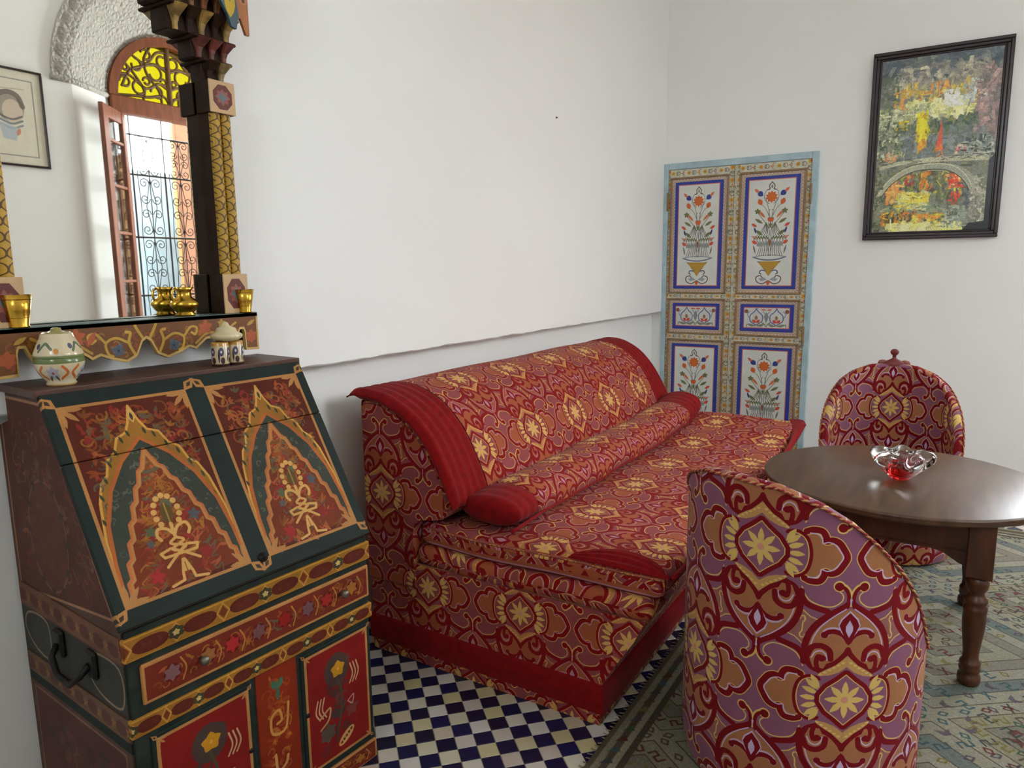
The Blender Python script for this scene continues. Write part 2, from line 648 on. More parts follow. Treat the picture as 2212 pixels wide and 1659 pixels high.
def floral_strip(w, h, bgc, seed=1, ppm=1.6, vertical=True, cols=None):
    """small repeating motif strip of the cupboard stiles"""
    cv = Cv(w, h, ppm, bgc)
    L = h if vertical else w
    c0 = w / 2 if vertical else h / 2
    s = c0 * 2
    n = max(1, int(L / (s * .62)))
    st = L / n
    g = random.Random(seed)
    for k in range(n):
        t = (k + .5) * st
        x, y = (c0, t) if vertical else (t, c0)
        cv.push(x, y, 0 if vertical else PI / 2)
        q = s * .5
        if k % 3 == 0:
            cv.flower(0, 0, q * .55, 6, (196, 158, 60), q * .4)
            cv.disc(0, 0, q * .16, (190, 84, 50))
        elif k % 3 == 1:
            for sg in (-1, 1):
                cv.stroke([(0, -q * .5), (sg * q * .45, -q * .2), (sg * q * .4, q * .25), (0, q * .5)], q * .13, (110, 104, 84))
                cv.petal(0, 0, PI / 2 + sg * .8, q * .7, q * .25, (120, 116, 92))
        else:
            cv.petal(0, q * .1, PI / 2, q * .5, q * .3, (200, 84, 56))
            for sg in (-1, 1):
                cv.petal(0, -q * .1, PI / 2 + sg * 1.1, q * .65, q * .32, (190, 150, 56) if k % 2 else (126, 120, 92))
                cv.stroke([(sg * q * .7, -q * .5), (sg * q * .75, q * .1)], q * .12, (130, 118, 90))
        cv.pop()
    cv.noise(.14, seed, 2)
    return cv.a


def vase_panel():
    w, h = 370.0, 790.0
    white, blue, org = (214, 216, 208), (40, 62, 150), (208, 98, 44)
    cv = Cv(w, h, 1.7, blue)
    cv.rect(24, 20, w - 24, h - 20, (196, 96, 88))
    cv.rect(30, 26, w - 30, h - 26, white)
    gr, dk, gn = (118, 120, 112), (92, 74, 66), (110, 116, 72)
    cv.push(w / 2, 0)
    # foot scrolls, cup
    for s in (-1, 1):
        cv.stroke([(0, 60), (s * 40, 38), (s * 78, 52), (s * 84, 84), (s * 56, 96), (s * 40, 80)], 7, (110, 78, 78))
        cv.fill([(s * 6, 66), (s * 50, 56), (s * 66, 74), (s * 30, 84)], (150, 156, 160))
        cv.stroke([(0, 108), (s * 22, 128), (s * 50, 134), (s * 62, 118), (s * 50, 106)], 7, (72, 76, 118))
    cv.petal(0, 26, PI / 2, 34, 24, org)
    cv.fill([(-78, 196), (78, 196), (26, 130), (0, 92), (-26, 130)], (182, 140, 44))
    cv.fill([(-84, 200), (-40, 190), (-14, 120), (0, 92), (-22, 130), (-70, 186)], (96, 96, 120))
    cv.fill([(84, 200), (40, 190), (14, 120), (0, 92), (22, 130), (70, 186)], (96, 96, 120))
    cv.fill([(-78, 192), (78, 192), (24, 138), (0, 104), (-24, 138)], (182, 140, 44))
    cv.stroke([(-112, 228), (-60, 212), (0, 206), (60, 212), (112, 228)], 9, (110, 112, 130))
    cv.stroke([(-112, 228), (-50, 238), (0, 240), (50, 238), (112, 228)], 6, (150, 152, 164))
    # stems
    for s in (-1, 1):
        for k in range(6):
            x0 = s * (8 + k * 16)
            cv.stroke([(x0, 236), (x0 * .8, 300), (x0 * 1.25, 350), (x0 * .7, 410), (s * 30, 470)], 4, gr if k % 2 else dk)
            cv.petal(x0 * 1.02, 300, PI / 2 + s * .5, 44, 16, (140, 146, 140))
            cv.petal(x0 * 1.1, 350, PI / 2 - s * .7, 36, 12, gn)
        cv.stroke([(s * 4, 236), (s * 22, 380), (s * 10, 520), (s * 40, 640)], 4, gr)
        cv.stroke([(s * 6, 430), (s * 60, 500), (s * 90, 540)], 4, gn)
        cv.stroke([(s * 6, 500), (s * 40, 570), (s * 84, 610)], 3.5, gn)
        cv.petal(s * 52, 380, PI / 2 - s * .9, 62, 22, gn)
        cv.petal(s * 96, 250, PI / 2 - s * .25, 66, 12, gr)
        # buds
        cv.petal(s * 86, 320, PI / 2 - s * 1.0, 44, 24, (206, 84, 60))
        cv.petal(s * 80, 356, PI / 2 - s * 1.15, 56, 12, (206, 130, 110))
        cv.petal(s * 96, 392, PI / 2 - s * .3, 50, 14, (52, 66, 128))
        cv.petal(s * 92, 440, PI / 2 - s * 1.0, 46, 20, (206, 84, 60))
        cv.petal(s * 52, 462, PI / 2 - s * 1.0, 66, 20, gn)
        cv.petal(s * 36, 500, PI / 2 - s * .75, 76, 18, (208, 110, 66))
        cv.flower(s * 92, 548, 22, 5, gn, 14)
        cv.petal(s * 66, 590, PI / 2 - s * .45, 50, 34, org)
        cv.petal(s * 58, 655, PI / 2 - s * .9, 50, 38, (46, 62, 136))
        cv.petal(s * 86, 676, PI / 2 - s * .8, 44, 20, (208, 110, 74))
        cv.stroke([(s * 16, 600), (s * 46, 630), (s * 44, 680), (s * 12, 706)], 4, gr)
        cv.stroke([(s * 8, 560), (s * 14, 545), (s * 10, 510), (0, 500)], 5, gr)
        cv.petal(0, 470, PI / 2 - s * .5, 40, 22, org)
        cv.stroke([(0, 748), (s * 18, 724), (s * 14, 700), (s * 30, 696)], 6, dk)
    cv.petal(0, 466, PI / 2, 40, 20, org)
    cv.petal(0, 430, PI / 2, 40, 22, gn)
    cv.petal(0, 300, PI / 2, 60, 16, (150, 90, 64))
    cv.flower(0, 646, 42, 10, org, 22, (214, 150, 60))
    cv.disc(0, 646, 26, (206, 108, 40))
    cv.petal(0, 702, PI / 2, 30, 12, gr)
    cv.pop()
    cv.noise(.07, 5, 2)
    return cv.a


def small_panel():
    w, h = 370.0, 190.0
    cv = Cv(w, h, 2, (44, 60, 150))
    cv.rect(24, 22, w - 24, h - 20, (196, 96, 88))
    cv.rect(30, 28, w - 30, h - 26, (206, 208, 200))
    for cx in (w * .31, w * .69):
        cv.push(cx, 0)
        for s in (-1, 1):
            cv.stroke([(0, 160), (s * 14, 138), (s * 42, 112), (s * 42, 74), (s * 12, 52), (0, 46)], 6, (70, 84, 150))
            cv.stroke([(0, 46), (s * 30, 36), (s * 62, 50), (s * 66, 34)], 6, (116, 124, 100))
            cv.petal(0, 60, PI / 2 - s * .9, 34, 22, (206, 74, 56))
            cv.petal(0, 36, PI / 2 - s * 1.3, 60, 14, (128, 130, 110))
            cv.stroke([(s * 46, 140), (s * 62, 120), (s * 52, 96)], 5, (120, 130, 150))
        cv.petal(0, 78, PI / 2, 34, 22, (150, 110, 70))
        cv.pop()
    for x in (w * .5,):
        cv.petal(x, 60, PI / 2, 78, 26, (130, 134, 128))
        for s in (-1, 1):
            cv.petal(x, 40, PI / 2 + s * .9, 44, 14, (140, 142, 120))
            cv.petal(x, 150, PI / 2 + s * 1.5, 40, 10, (206, 90, 70))
    for x in (44, w - 44):
        cv.disc(x, 140, 14, (130, 84, 60))
    cv.noise(.08, 6, 2)
    return cv.a


M['vase_panel'] = img_mat('vase_panel', vase_panel(), rough=.5, wear=.06)
M['small_panel'] = img_mat('small_panel', small_panel(), rough=.5, wear=.06)
M['stile'] = img_mat('stile_paint', floral_strip(75, 2200, (196, 190, 168), 3), rough=.55, wear=.25, wscale=30)
M['rail'] = img_mat('rail_paint', floral_strip(450, 62, (206, 202, 182), 4, vertical=False), rough=.55, wear=.2, wscale=30)
M['moulding'] = flat('brown_moulding', (128, 100, 62), (150, 120, 84), rough=.5, scale=30, bump=.3)


def lace_strip(w=400, h=24):
    cv = Cv(w, h, 2.2, (200, 178, 160))
    for k in range(int(w / 24)):
        cv.disc(12 + k * 24, 6, 5, (214, 200, 188))
        cv.stroke([(k * 24, 2), (k * 24 + 12, 18), (k * 24 + 24, 2)], 2.4, (160, 126, 100))
    cv.noise(.15, 2, 2)
    return cv.a


M['lace'] = img_mat('lace_border', lace_strip(), rough=.55, wear=.1)

# desk paint
TAN, GOLDP, RB, DG = (170, 118, 66), (146, 98, 38), (84, 34, 20), (34, 42, 38)
SCR = [(150, 98, 36), (136, 66, 30), (160, 84, 44), (92, 84, 60), (140, 44, 38), (120, 70, 30)]


def corner_loop(cv, x, y, s, q=11):
    cv.push(x, y, {0: PI * .75, 1: PI * .25, 2: -PI * .25, 3: -PI * .75}[s])
    cv.fill([(0, 0), (q * .9, q * .55), (q * 2, 0), (q * .9, -q * .55)], TAN)
    cv.fill([(q * .6, 0), (q * 1.0, q * .22), (q * 1.45, 0), (q * 1.0, -q * .22)], (60, 50, 40))
    for k in (-1, 0, 1):
        cv.petal(-q * .2, 0, PI + k * .7, q * 2.0, q * .55, TAN)
    cv.pop()


def tan_panel(cv, x0, y0, x1, y1, fillc, wd=7, q=11, corners=True):
    cv.rect(x0, y0, x1, y1, fillc)
    cv.frame(x0, y0, x1, y1, wd, TAN)
    if corners:
        for i, (x, y) in enumerate(((x0, y1), (x1, y1), (x1, y0), (x0, y0))):
            corner_loop(cv, x, y, i, q)


def slope_art():
    w, h = 713.0, 591.0
    cv = Cv(w, h, 1.7, DG)
    for k, (x0, x1) in enumerate(((22, 331), (392, 686))):
        y0, y1 = 46, 550
        tan_panel(cv, x0, y0, x1, y1, RB, 8, 13, False)
        cv.scrolls(x0 + 6, y0 + 4, x1 - 6, y1 - 4, 420, SCR, 11 + k, 50, 5, .8)
        m, g = (x0 + x1) / 2, (x1 - x0) / 309
        def X(d, y):
            return (m + d * g, y)
        outer = [(-152, 60), (-150, 200), (-142, 250), (-134, 300), (-118, 345), (-100, 362), (-88, 400), (-66, 416), (-52, 450), (-26, 462), (-14, 486), (0, 532)]
        outer = outer + [(-a, b) for a, b in outer[-2::-1]]
        inner = [(-150, 60), (-146, 150), (-134, 240), (-104, 322), (-60, 388), (0, 442)]
        inner = inner + [(-a, b) for a, b in inner[-2::-1]]
        cv.fill([X(*p) for p in outer], GOLDP)
        cv.stroke([X(*p) for p in outer], 6, (198, 146, 66), smooth=False)
        for s in (-1, 1):
            for (a, b) in ((-136, 240), (-124, 300), (-104, 340), (-84, 378), (-62, 404), (-40, 434), (-20, 448), (-132, 200)):
                cv.petal(*X(s * a, b), PI / 2 - s * .2 if s < 0 else PI / 2 + .25, 22, 7, (60, 62, 40))
        cv.fill([X(*p) for p in inner], (58, 62, 52))
        cv.scrolls(x0 + 14, y0 + 30, x1 - 14, 420, 110, [(96, 92, 76), (70, 76, 66), (104, 96, 84)], 21 + k, 22, 4, .7)
        # restore outside of the ogive by redrawing the gold edge
        cv.stroke([X(*p) for p in inner], 9, (170, 92, 44), smooth=False)
        zig = [(-134, 60), (-132, 96), (-122, 104), (-120, 140), (-108, 150), (-104, 186), (-92, 196), (-88, 230), (-76, 240), (-70, 272), (-58, 282), (-50, 314), (-38, 324), (-30, 354), (-18, 362), (0, 408)]
        zig = zig + [(-a, b) for a, b in zig[-2::-1]]
        cv.fill([X(*p) for p in zig], (112, 48, 26))
        cv.push(0, 0)
        g2 = random.Random(50 + k)
        for _ in range(190):
            yy = g2.uniform(54, 385)
            lim = max(4, (396 - yy) * .36)
            xx = g2.uniform(-lim, lim)
            c = SCR[g2.randrange(len(SCR))]
            a0 = g2.uniform(0, 6.28)
            px, py = X(xx, yy)
            cv.stroke([(px + 16 * math.cos(a0), py + 16 * math.sin(a0)), (px + 9, py + 4), (px - 8, py - 6), (px - 15 * math.cos(a0 + .8), py - 15 * math.sin(a0 + .8))], 4, c, al=.85)
            if _ % 4 == 0:
                cv.petal(px, py, a0, 26, 10, c)
        cv.pop()
        for (dx, yy, c, r_) in ((-70, 90, (150, 40, 40), 20), (60, 110, (130, 40, 34), 18), (-50, 200, (84, 92, 62), 16), (62, 214, (78, 80, 84), 18), (-60, 170, (84, 84, 80), 12), (10, 260, (90, 92, 64), 14)):
            for q in range(5):
                cv.petal(*X(dx, yy), q * 1.26, r_, r_ * .6, c)
        cv.stroke([X(*p) for p in zig], 12, (176, 100, 56), smooth=False)
        cv.stroke([X(a * .97, b - 3) for a, b in zig], 6, TAN, smooth=False)
        # lamp motif
        LG = (200, 152, 84)
        for s in (-1, 1):
            for j, (a, b) in enumerate(((0, 282), (s * 14, 276), (s * 24, 262), (s * 29, 244), (s * 28, 226), (s * 22, 210))):
                cv.disc(*X(a, b), 7.5, LG)
            cv.stroke([X(0, 178), X(s * 14, 196), X(s * 34, 200), X(s * 40, 184), X(s * 34, 172)], 8, LG)
            cv.stroke([X(0, 128), X(s * 40, 128), X(s * 46, 140), X(s * 20, 146), X(0, 134), X(-s * 30, 112), X(-s * 40, 104)], 7, LG, smooth=False)
            cv.stroke([X(0, 170), X(s * 16, 158), X(-s * 16, 144), X(0, 134)], 7, LG)
            cv.stroke([X(s * 2, 112), X(s * 12, 78), X(s * 14, 62), X(s * 44, 56)], 7, LG, smooth=False)
            cv.stroke([X(s * 4, 104), X(s * 4, 84)], 6, LG)
        cv.fill([X(0, 266), X(15, 244), X(14, 222), X(0, 204), X(-14, 222), X(-15, 244)], (92, 72, 36))
        cv.stroke([X(0, 262), X(0, 206)], 4, (150, 118, 60))
        cv.stroke([X(0, 206), X(0, 172)], 9, LG)
        # finial on top, frame and corner ornaments
        cv.petal(*X(0, 484), PI / 2, 44, 20, LG)
        cv.petal(*X(0, 490), PI / 2, 24, 8, (70, 60, 40))
        cv.frame(x0, y0, x1, y1, 8, TAN)
        for i, (x, y) in enumerate(((x0, y1), (x1, y1), (x1, y0), (x0, y0))):
            corner_loop(cv, x, y, i, 25)
    cv.noise(.12, 8, 2)
    return cv.a


def interlace(w, h, n, seed=0, ends=True):
    cv = Cv(w, h, 2.0, (146, 98, 36))
    cv.rect(0, 0, w, h * .06, (170, 120, 44))
    cv.rect(0, h * .94, w, h, (170, 120, 44))
    st = w / n
    for k in range(n):
        x = (k + .5) * st
        cv.fill([(x - st * .36, h / 2), (x - st * .2, h * .8), (x + st * .2, h * .8), (x + st * .36, h / 2), (x + st * .2, h * .2), (x - st * .2, h * .2)], (88, 36, 24), smooth=True)
        cv.scrolls(x - st * .3, h * .25, x + st * .3, h * .75, 6, [(108, 50, 44), (96, 54, 40)], seed + k, h * .3, 2, .6)
        for s in (-1, 1):
            for t in (-1, 1):
                cv.stroke([(x + s * st * .36, h / 2), (x + s * st * .5, h * (.5 + t * .42))], 3, (190, 132, 62), smooth=False)
    for k in range(n + 1):
        x = k * st
        if k % 2 == seed % 2:
            cv.flower(x, h / 2, h * .34, 6, (64, 60, 40), h * .3)
            cv.flower(x, h / 2, h * .16, 5, (190, 158, 96), h * .12)
        else:
            cv.fill([(x - st * .1, h / 2), (x, h * .78), (x + st * .1, h / 2), (x, h * .22)], (110, 52, 26))
    cv.noise(.14, seed, 2)
    return cv.a


def drawer_art():
    w, h = 676.0, 96.0
    cv = Cv(w, h, 2.0, (108, 40, 26))
    cv.scrolls(8, 4, w - 8, h - 4, 90, SCR, 31, 40, 3.6, .8)
    for k, x in enumerate((70, 160, 225, 300, 380, 455, 520, 610)):
        c = ((120, 84, 84), (140, 90, 50), (160, 40, 40), (112, 70, 70), (130, 30, 24), (104, 70, 74), (146, 40, 34), (150, 96, 40))[k]
        cv.disc(x, h / 2, 22, (92, 26, 20))
        cv.flower(x, h / 2, 22, 6, c, 14)
        cv.stroke([(x + 24, 20), (x + 34, 48), (x + 22, 76)], 4, (166, 112, 48))
    cv.frame(4, 4, w - 4, h - 4, 8, TAN)
    cv.noise(.12, 12, 2)
    return cv.a


def door_art(seed, w=245.0, h=370.0):
    cv = Cv(w, h, 1.8, DG)
    tan_panel(cv, 14, 14, w - 14, h - 14, (122, 26, 22), 8, 10)
    m = w / 2 + (6 if seed % 2 else -4)
    cv.scrolls(m - 60, 40, m + 60, h - 40, 22, [(74, 46, 44), (60, 56, 50), (98, 60, 52)], seed, 60, 9, .7)
    cv.disc(m, h - 92, 44, (68, 58, 52), .9, 50)
    cv.flower(m + 4, h - 92, 26, 5, (184, 128, 30), 22, (206, 150, 60))
    cv.stroke([(m, h - 120), (m + 14, h * .5), (m - 10, 60)], 7, (74, 66, 48))
    for s, y in ((1, h - 130), (-1, h - 190)):
        for k in range(3):
            cv.stroke([(m + s * (48 + k * 11), y + 34), (m + s * (56 + k * 11), y), (m + s * (44 + k * 11), y - 26)], 4.5, (190, 150, 110))
    cv.stroke([(m - 66, h * .42), (m - 30, h * .47), (m - 36, h * .38), (m - 64, h * .33)], 6, (176, 136, 92))
    cv.flower(m - 40, h * .27, 30, 6, (86, 72, 62), 22)
    cv.flower(m + 48, h * .36, 26, 5, (110, 52, 48), 18)
    cv.stroke([(m + 34, h * .44), (m + 56, h * .47), (m + 50, h * .40), (m + 34, h * .44)], 4, (176, 126, 110))
    cv.push(m + 24, 58, .6)
    cv.disc(0, 0, 34, (188, 140, 84), 1, 15)
    for k in range(-2, 3):
        cv.disc(k * 11, 0, 4.5, (96, 50, 34))
    cv.pop()
    cv.flower(m - 50, 50, 22, 5, (104, 36, 34), 18)
    cv.noise(.12, seed, 2)
    return cv.a


def centre_art(w=140.0, h=400.0):
    cv = Cv(w, h, 1.8, (124, 40, 18))
    cv.scrolls(8, 8, w - 8, h - 8, 60, [(150, 78, 30), (166, 98, 40), (140, 60, 26)], 77, 46, 5, .85)
    m = w / 2
    for s in (-1, 1):
        cv.petal(m, h - 66, PI / 2 + s * .6, 34, 20, (62, 96, 72))
    cv.petal(m, h - 60, -PI / 2, 40, 14, (62, 92, 66))
    cv.stroke([(m + 34, h - 120), (m + 20, h - 190), (m - 24, h - 186), (m - 26, h - 140), (m, h - 128), (m + 8, h - 158), (m - 8, h - 164)], 8, (188, 132, 62))
    cv.stroke([(m - 20, h - 250), (m - 14, h - 300), (m + 14, h - 290), (m + 22, h - 270)], 9, (196, 140, 80))
    cv.stroke([(m + 30, 60), (m - 10, 90), (m - 26, 50), (m + 6, 34)], 8, (188, 120, 56))
    cv.noise(.12, 9, 2)
    return cv.a


def side_art(w=560.0, h=1240.0):
    """left side of the desk: x = depth from front, y = height"""
    cv = Cv(w, h, 1.3, (86, 62, 54))
    DB, MB = (84, 50, 42), (104, 66, 52)
    cv.fill([(30, 742), (285, 1200), (535, 1200), (535, 690), (30, 742)], DB)
    cv.scrolls(60, 740, 520, 1180, 130, [(112, 76, 56), (120, 60, 46), (100, 84, 62), (128, 92, 60)], 5, 60, 5, .6)
    cv.disc(330, 870, 110, (96, 58, 48), .6, 150)
    t = np.linspace(0, 2 * PI, 25)[:-1]
    cv.stroke(np.stack([330 + 105 * np.cos(t), 870 + 140 * np.sin(t)], 1), 6, (126, 88, 66), True, al=.8)
    for a in t[::2]:
        cv.flower(330 + 105 * math.cos(a), 870 + 140 * math.sin(a), 14, 5, (66, 56, 52))
    cv.stroke([(30, 742), (285, 1200), (535, 1200), (535, 690), (30, 742)], 7, (150, 110, 84), smooth=False)
    cv.rect(0, 655, w, 690, DG)
    cv.rect(0, 650, w, 712, MB, .0)
    for z0, z1, c in ((640, 705, (112, 76, 58)), (452, 510, (104, 78, 58))):
        cv.rect(0, z0, w, z1, c)
        for k in range(8):
            cv.disc(35 + k * 70, (z0 + z1) / 2, 26, (88, 52, 48), .9, 18)
            cv.flower(70 * k, (z0 + z1) / 2, 14, 5, (134, 96, 60))
    cv.rect(0, 512, w, 636, (58, 58, 54))
    for x0, x1 in ((26, 190), (400, 540)):
        cv.stroke([(x0, 530), (x0, 625), (x1 - 30, 625), (x1, 575), (x1 - 60, 530)], 6, (140, 120, 96), True)
    cv.rect(0, 424, w, 450, DG)
    cv.frame(34, 60, w - 30, 410, 6, (128, 92, 74))
    cv.rect(40, 66, w - 36, 404, (86, 52, 50))
    cv.scrolls(50, 76, w - 46, 394, 70, [(60, 56, 60), (112, 72, 58), (94, 60, 56)], 6, 80, 8, .6)
    cv.rect(0, 0, w, 40, (60, 46, 42))
    cv.noise(.15, 4, 2)
    return cv.a


M['slope'] = img_mat('slope_painting', slope_art(), rough=.6, spec=.12, wear=.2, wscale=9, bump=.25, bscale=180)
M['band_a'] = img_mat('interlace_band_a', interlace(690, 60, 6, 1), rough=.6, spec=.12, wear=.2)
M['band_b'] = img_mat('interlace_band_b', interlace(690, 46, 9, 2), rough=.6, spec=.12, wear=.2)
M['drawer'] = img_mat('drawer_painting', drawer_art(), rough=.6, spec=.12, wear=.2)
M['door_l'] = img_mat('desk_door_left', door_art(41), rough=.6, spec=.12, wear=.2)
M['door_r'] = img_mat('desk_door_right', door_art(44), rough=.6, spec=.12, wear=.2)
M['centre'] = img_mat('desk_centre_panel', centre_art(), rough=.6, spec=.12, wear=.2)
M['side'] = img_mat('desk_side', side_art(), rough=.6, spec=.12, wear=.25, wscale=7)


def column_art():
    cv = Cv(60, 480, 2.4, (182, 142, 44))
    dk = (84, 56, 20)
    for k in range(13):
        y = k * 37
        for s, x in ((1, 0), (-1, 30), (1, 30), (-1, 60)):
            cv.stroke([(x, y), (x + s * 14 - 0, y + 12), (x + s * 12, y + 28), (x, y + 37)], 2.6, dk)
            cv.petal(x + s * 6, y + 16, PI / 2 + s * .8, 11, 4, dk)
    cv.noise(.16, 1, 2)
    return cv.a


def medallion_art():
    cv = Cv(90, 100, 3, (196, 160, 116))
    t = np.linspace(0, 2 * PI, 9)[:-1] + PI / 8
    cv.fill(np.stack([45 + 36 * np.cos(t), 50 + 41 * np.sin(t)], 1), (98, 40, 32), smooth=False)
    cv.flower(45, 50, 26, 8, (150, 78, 62), 16)
    cv.flower(45, 50, 20, 4, (96, 108, 112), 9)
    cv.flower(45, 50, 14, 4, (96, 108, 112), 8, None, PI / 4)
    cv.noise(.12, 1, 2)
    return cv.a


APR = [(0, -.052), (.012, -.06), (.03, -.098), (.06, -.112), (.1, -.10), (.128, -.088), (.15, -.096), (.162, -.086), (.185, -.070), (.21, -.068), (.235, -.08), (.26, -.092), (.272, -.094), (.285, -.088), (.298, -.068), (.305, -.05), (.318, -.05), (.322, -.06), (.324, -.116), (.372, -.118)]


def apron_art():
    w, h = 744.0, 130.0
    cv = Cv(w, h, 2.2, (112, 66, 20))
    cv.scrolls(10, 10, w - 10, h - 14, 150, [(140, 92, 30), (100, 56, 18), (150, 74, 34), (156, 110, 40)], 3, 34, 4, .8)
    Y_, m = (192, 150, 52), w / 2
    for s in (-1, 1):
        def P(l):
            return [(m + s * a, h + b) for a, b in l]
        cv.stroke(P([(4, -60), (22, -30), (30, -14)]), 8, Y_)
        cv.stroke(P([(34, -96), (50, -60), (44, -34), (56, -30)]), 8, Y_)
        cv.stroke(P([(50, -60), (84, -44), (112, -56), (108, -84), (96, -92)]), 7, Y_)
        cv.stroke(P([(112, -56), (136, -30), (156, -34), (150, -52), (138, -46)]), 7, Y_)
        cv.stroke(P([(150, -78), (190, -52), (240, -54), (290, -28)]), 7, (178, 138, 48))
        cv.fill(P([(70, -58), (100, -70), (90, -92), (64, -88)]), (88, 96, 104))
        cv.flower(m + s * 80, h - 78, 16, 5, (74, 84, 96), 10, (40, 34, 24))
        cv.flower(m + s * 185, h - 34, 24, 5, (170, 84, 42), 16)
        cv.petal(m + s * 160, h - 60, 1.0, 44, 16, (176, 88, 46))
        cv.flower(m + s * 240, h - 26, 14, 5, (176, 140, 60), 9)
        cv.flower(m + s * 345, h - 74, 22, 6, (170, 82, 40), 16)
        cv.petal(m + s * 330, h - 40, .5, 36, 12, (176, 138, 56))
        cv.stroke([(m + s * a * 1000, h + b * 1000 + 4) for a, b in APR], 7, (198, 162, 92), smooth=False)
        cv.stroke([(m + s * 369, h), (m + s * 369, 12)], 6, (198, 162, 92))
    cv.rect(0, h - 9, w, h, (206, 164, 78))
    cv.noise(.12, 1, 2)
    return cv.a


def chevron_art():
    cv = Cv(744, 90, 1.6, (84, 104, 100))
    for k in range(14):
        x = k * 56
        cv.stroke([(x, 20), (x + 40, 34), (x + 30, 56), (x + 70, 72)], 6, (150, 156, 140))
        cv.stroke([(x + 24, 16), (x + 60, 30), (x + 50, 50), (x + 94, 66)], 3, (120, 108, 60))
    cv.noise(.15, 1, 2)
    return cv.a


def plate_art():
    cv = Cv(100, 120, 3, (72, 92, 98))
    cv.fill([(50, 120), (62, 60), (70, 0), (100, 0), (100, 120)], (166, 104, 60))
    cv.disc(84, 86, 16, (186, 116, 76))
    cv.disc(84, 80, 5, (70, 60, 50))
    for a, x in ((1.3, 28), (1.8, 48)):
        cv.petal(36, 30, a, 58, 20, (196, 160, 40))
    cv.petal(30, 60, 1.9, 50, 20, (196, 160, 40))
    cv.noise(.12, 1, 2)
    return cv.a


M['columns'] = img_mat('yellow_column', column_art(), rough=.5, wear=.2)
M['medal'] = img_mat('medallion', medallion_art(), rough=.5, wear=.1)
M['apron'] = img_mat('apron_painting', apron_art(), rough=.5, wear=.2)
M['chevron'] = img_mat('shelf_chevrons', chevron_art(), rough=.45, wear=.2)
M['plate'] = img_mat('corner_plate', plate_art(), rough=.5, wear=.15)


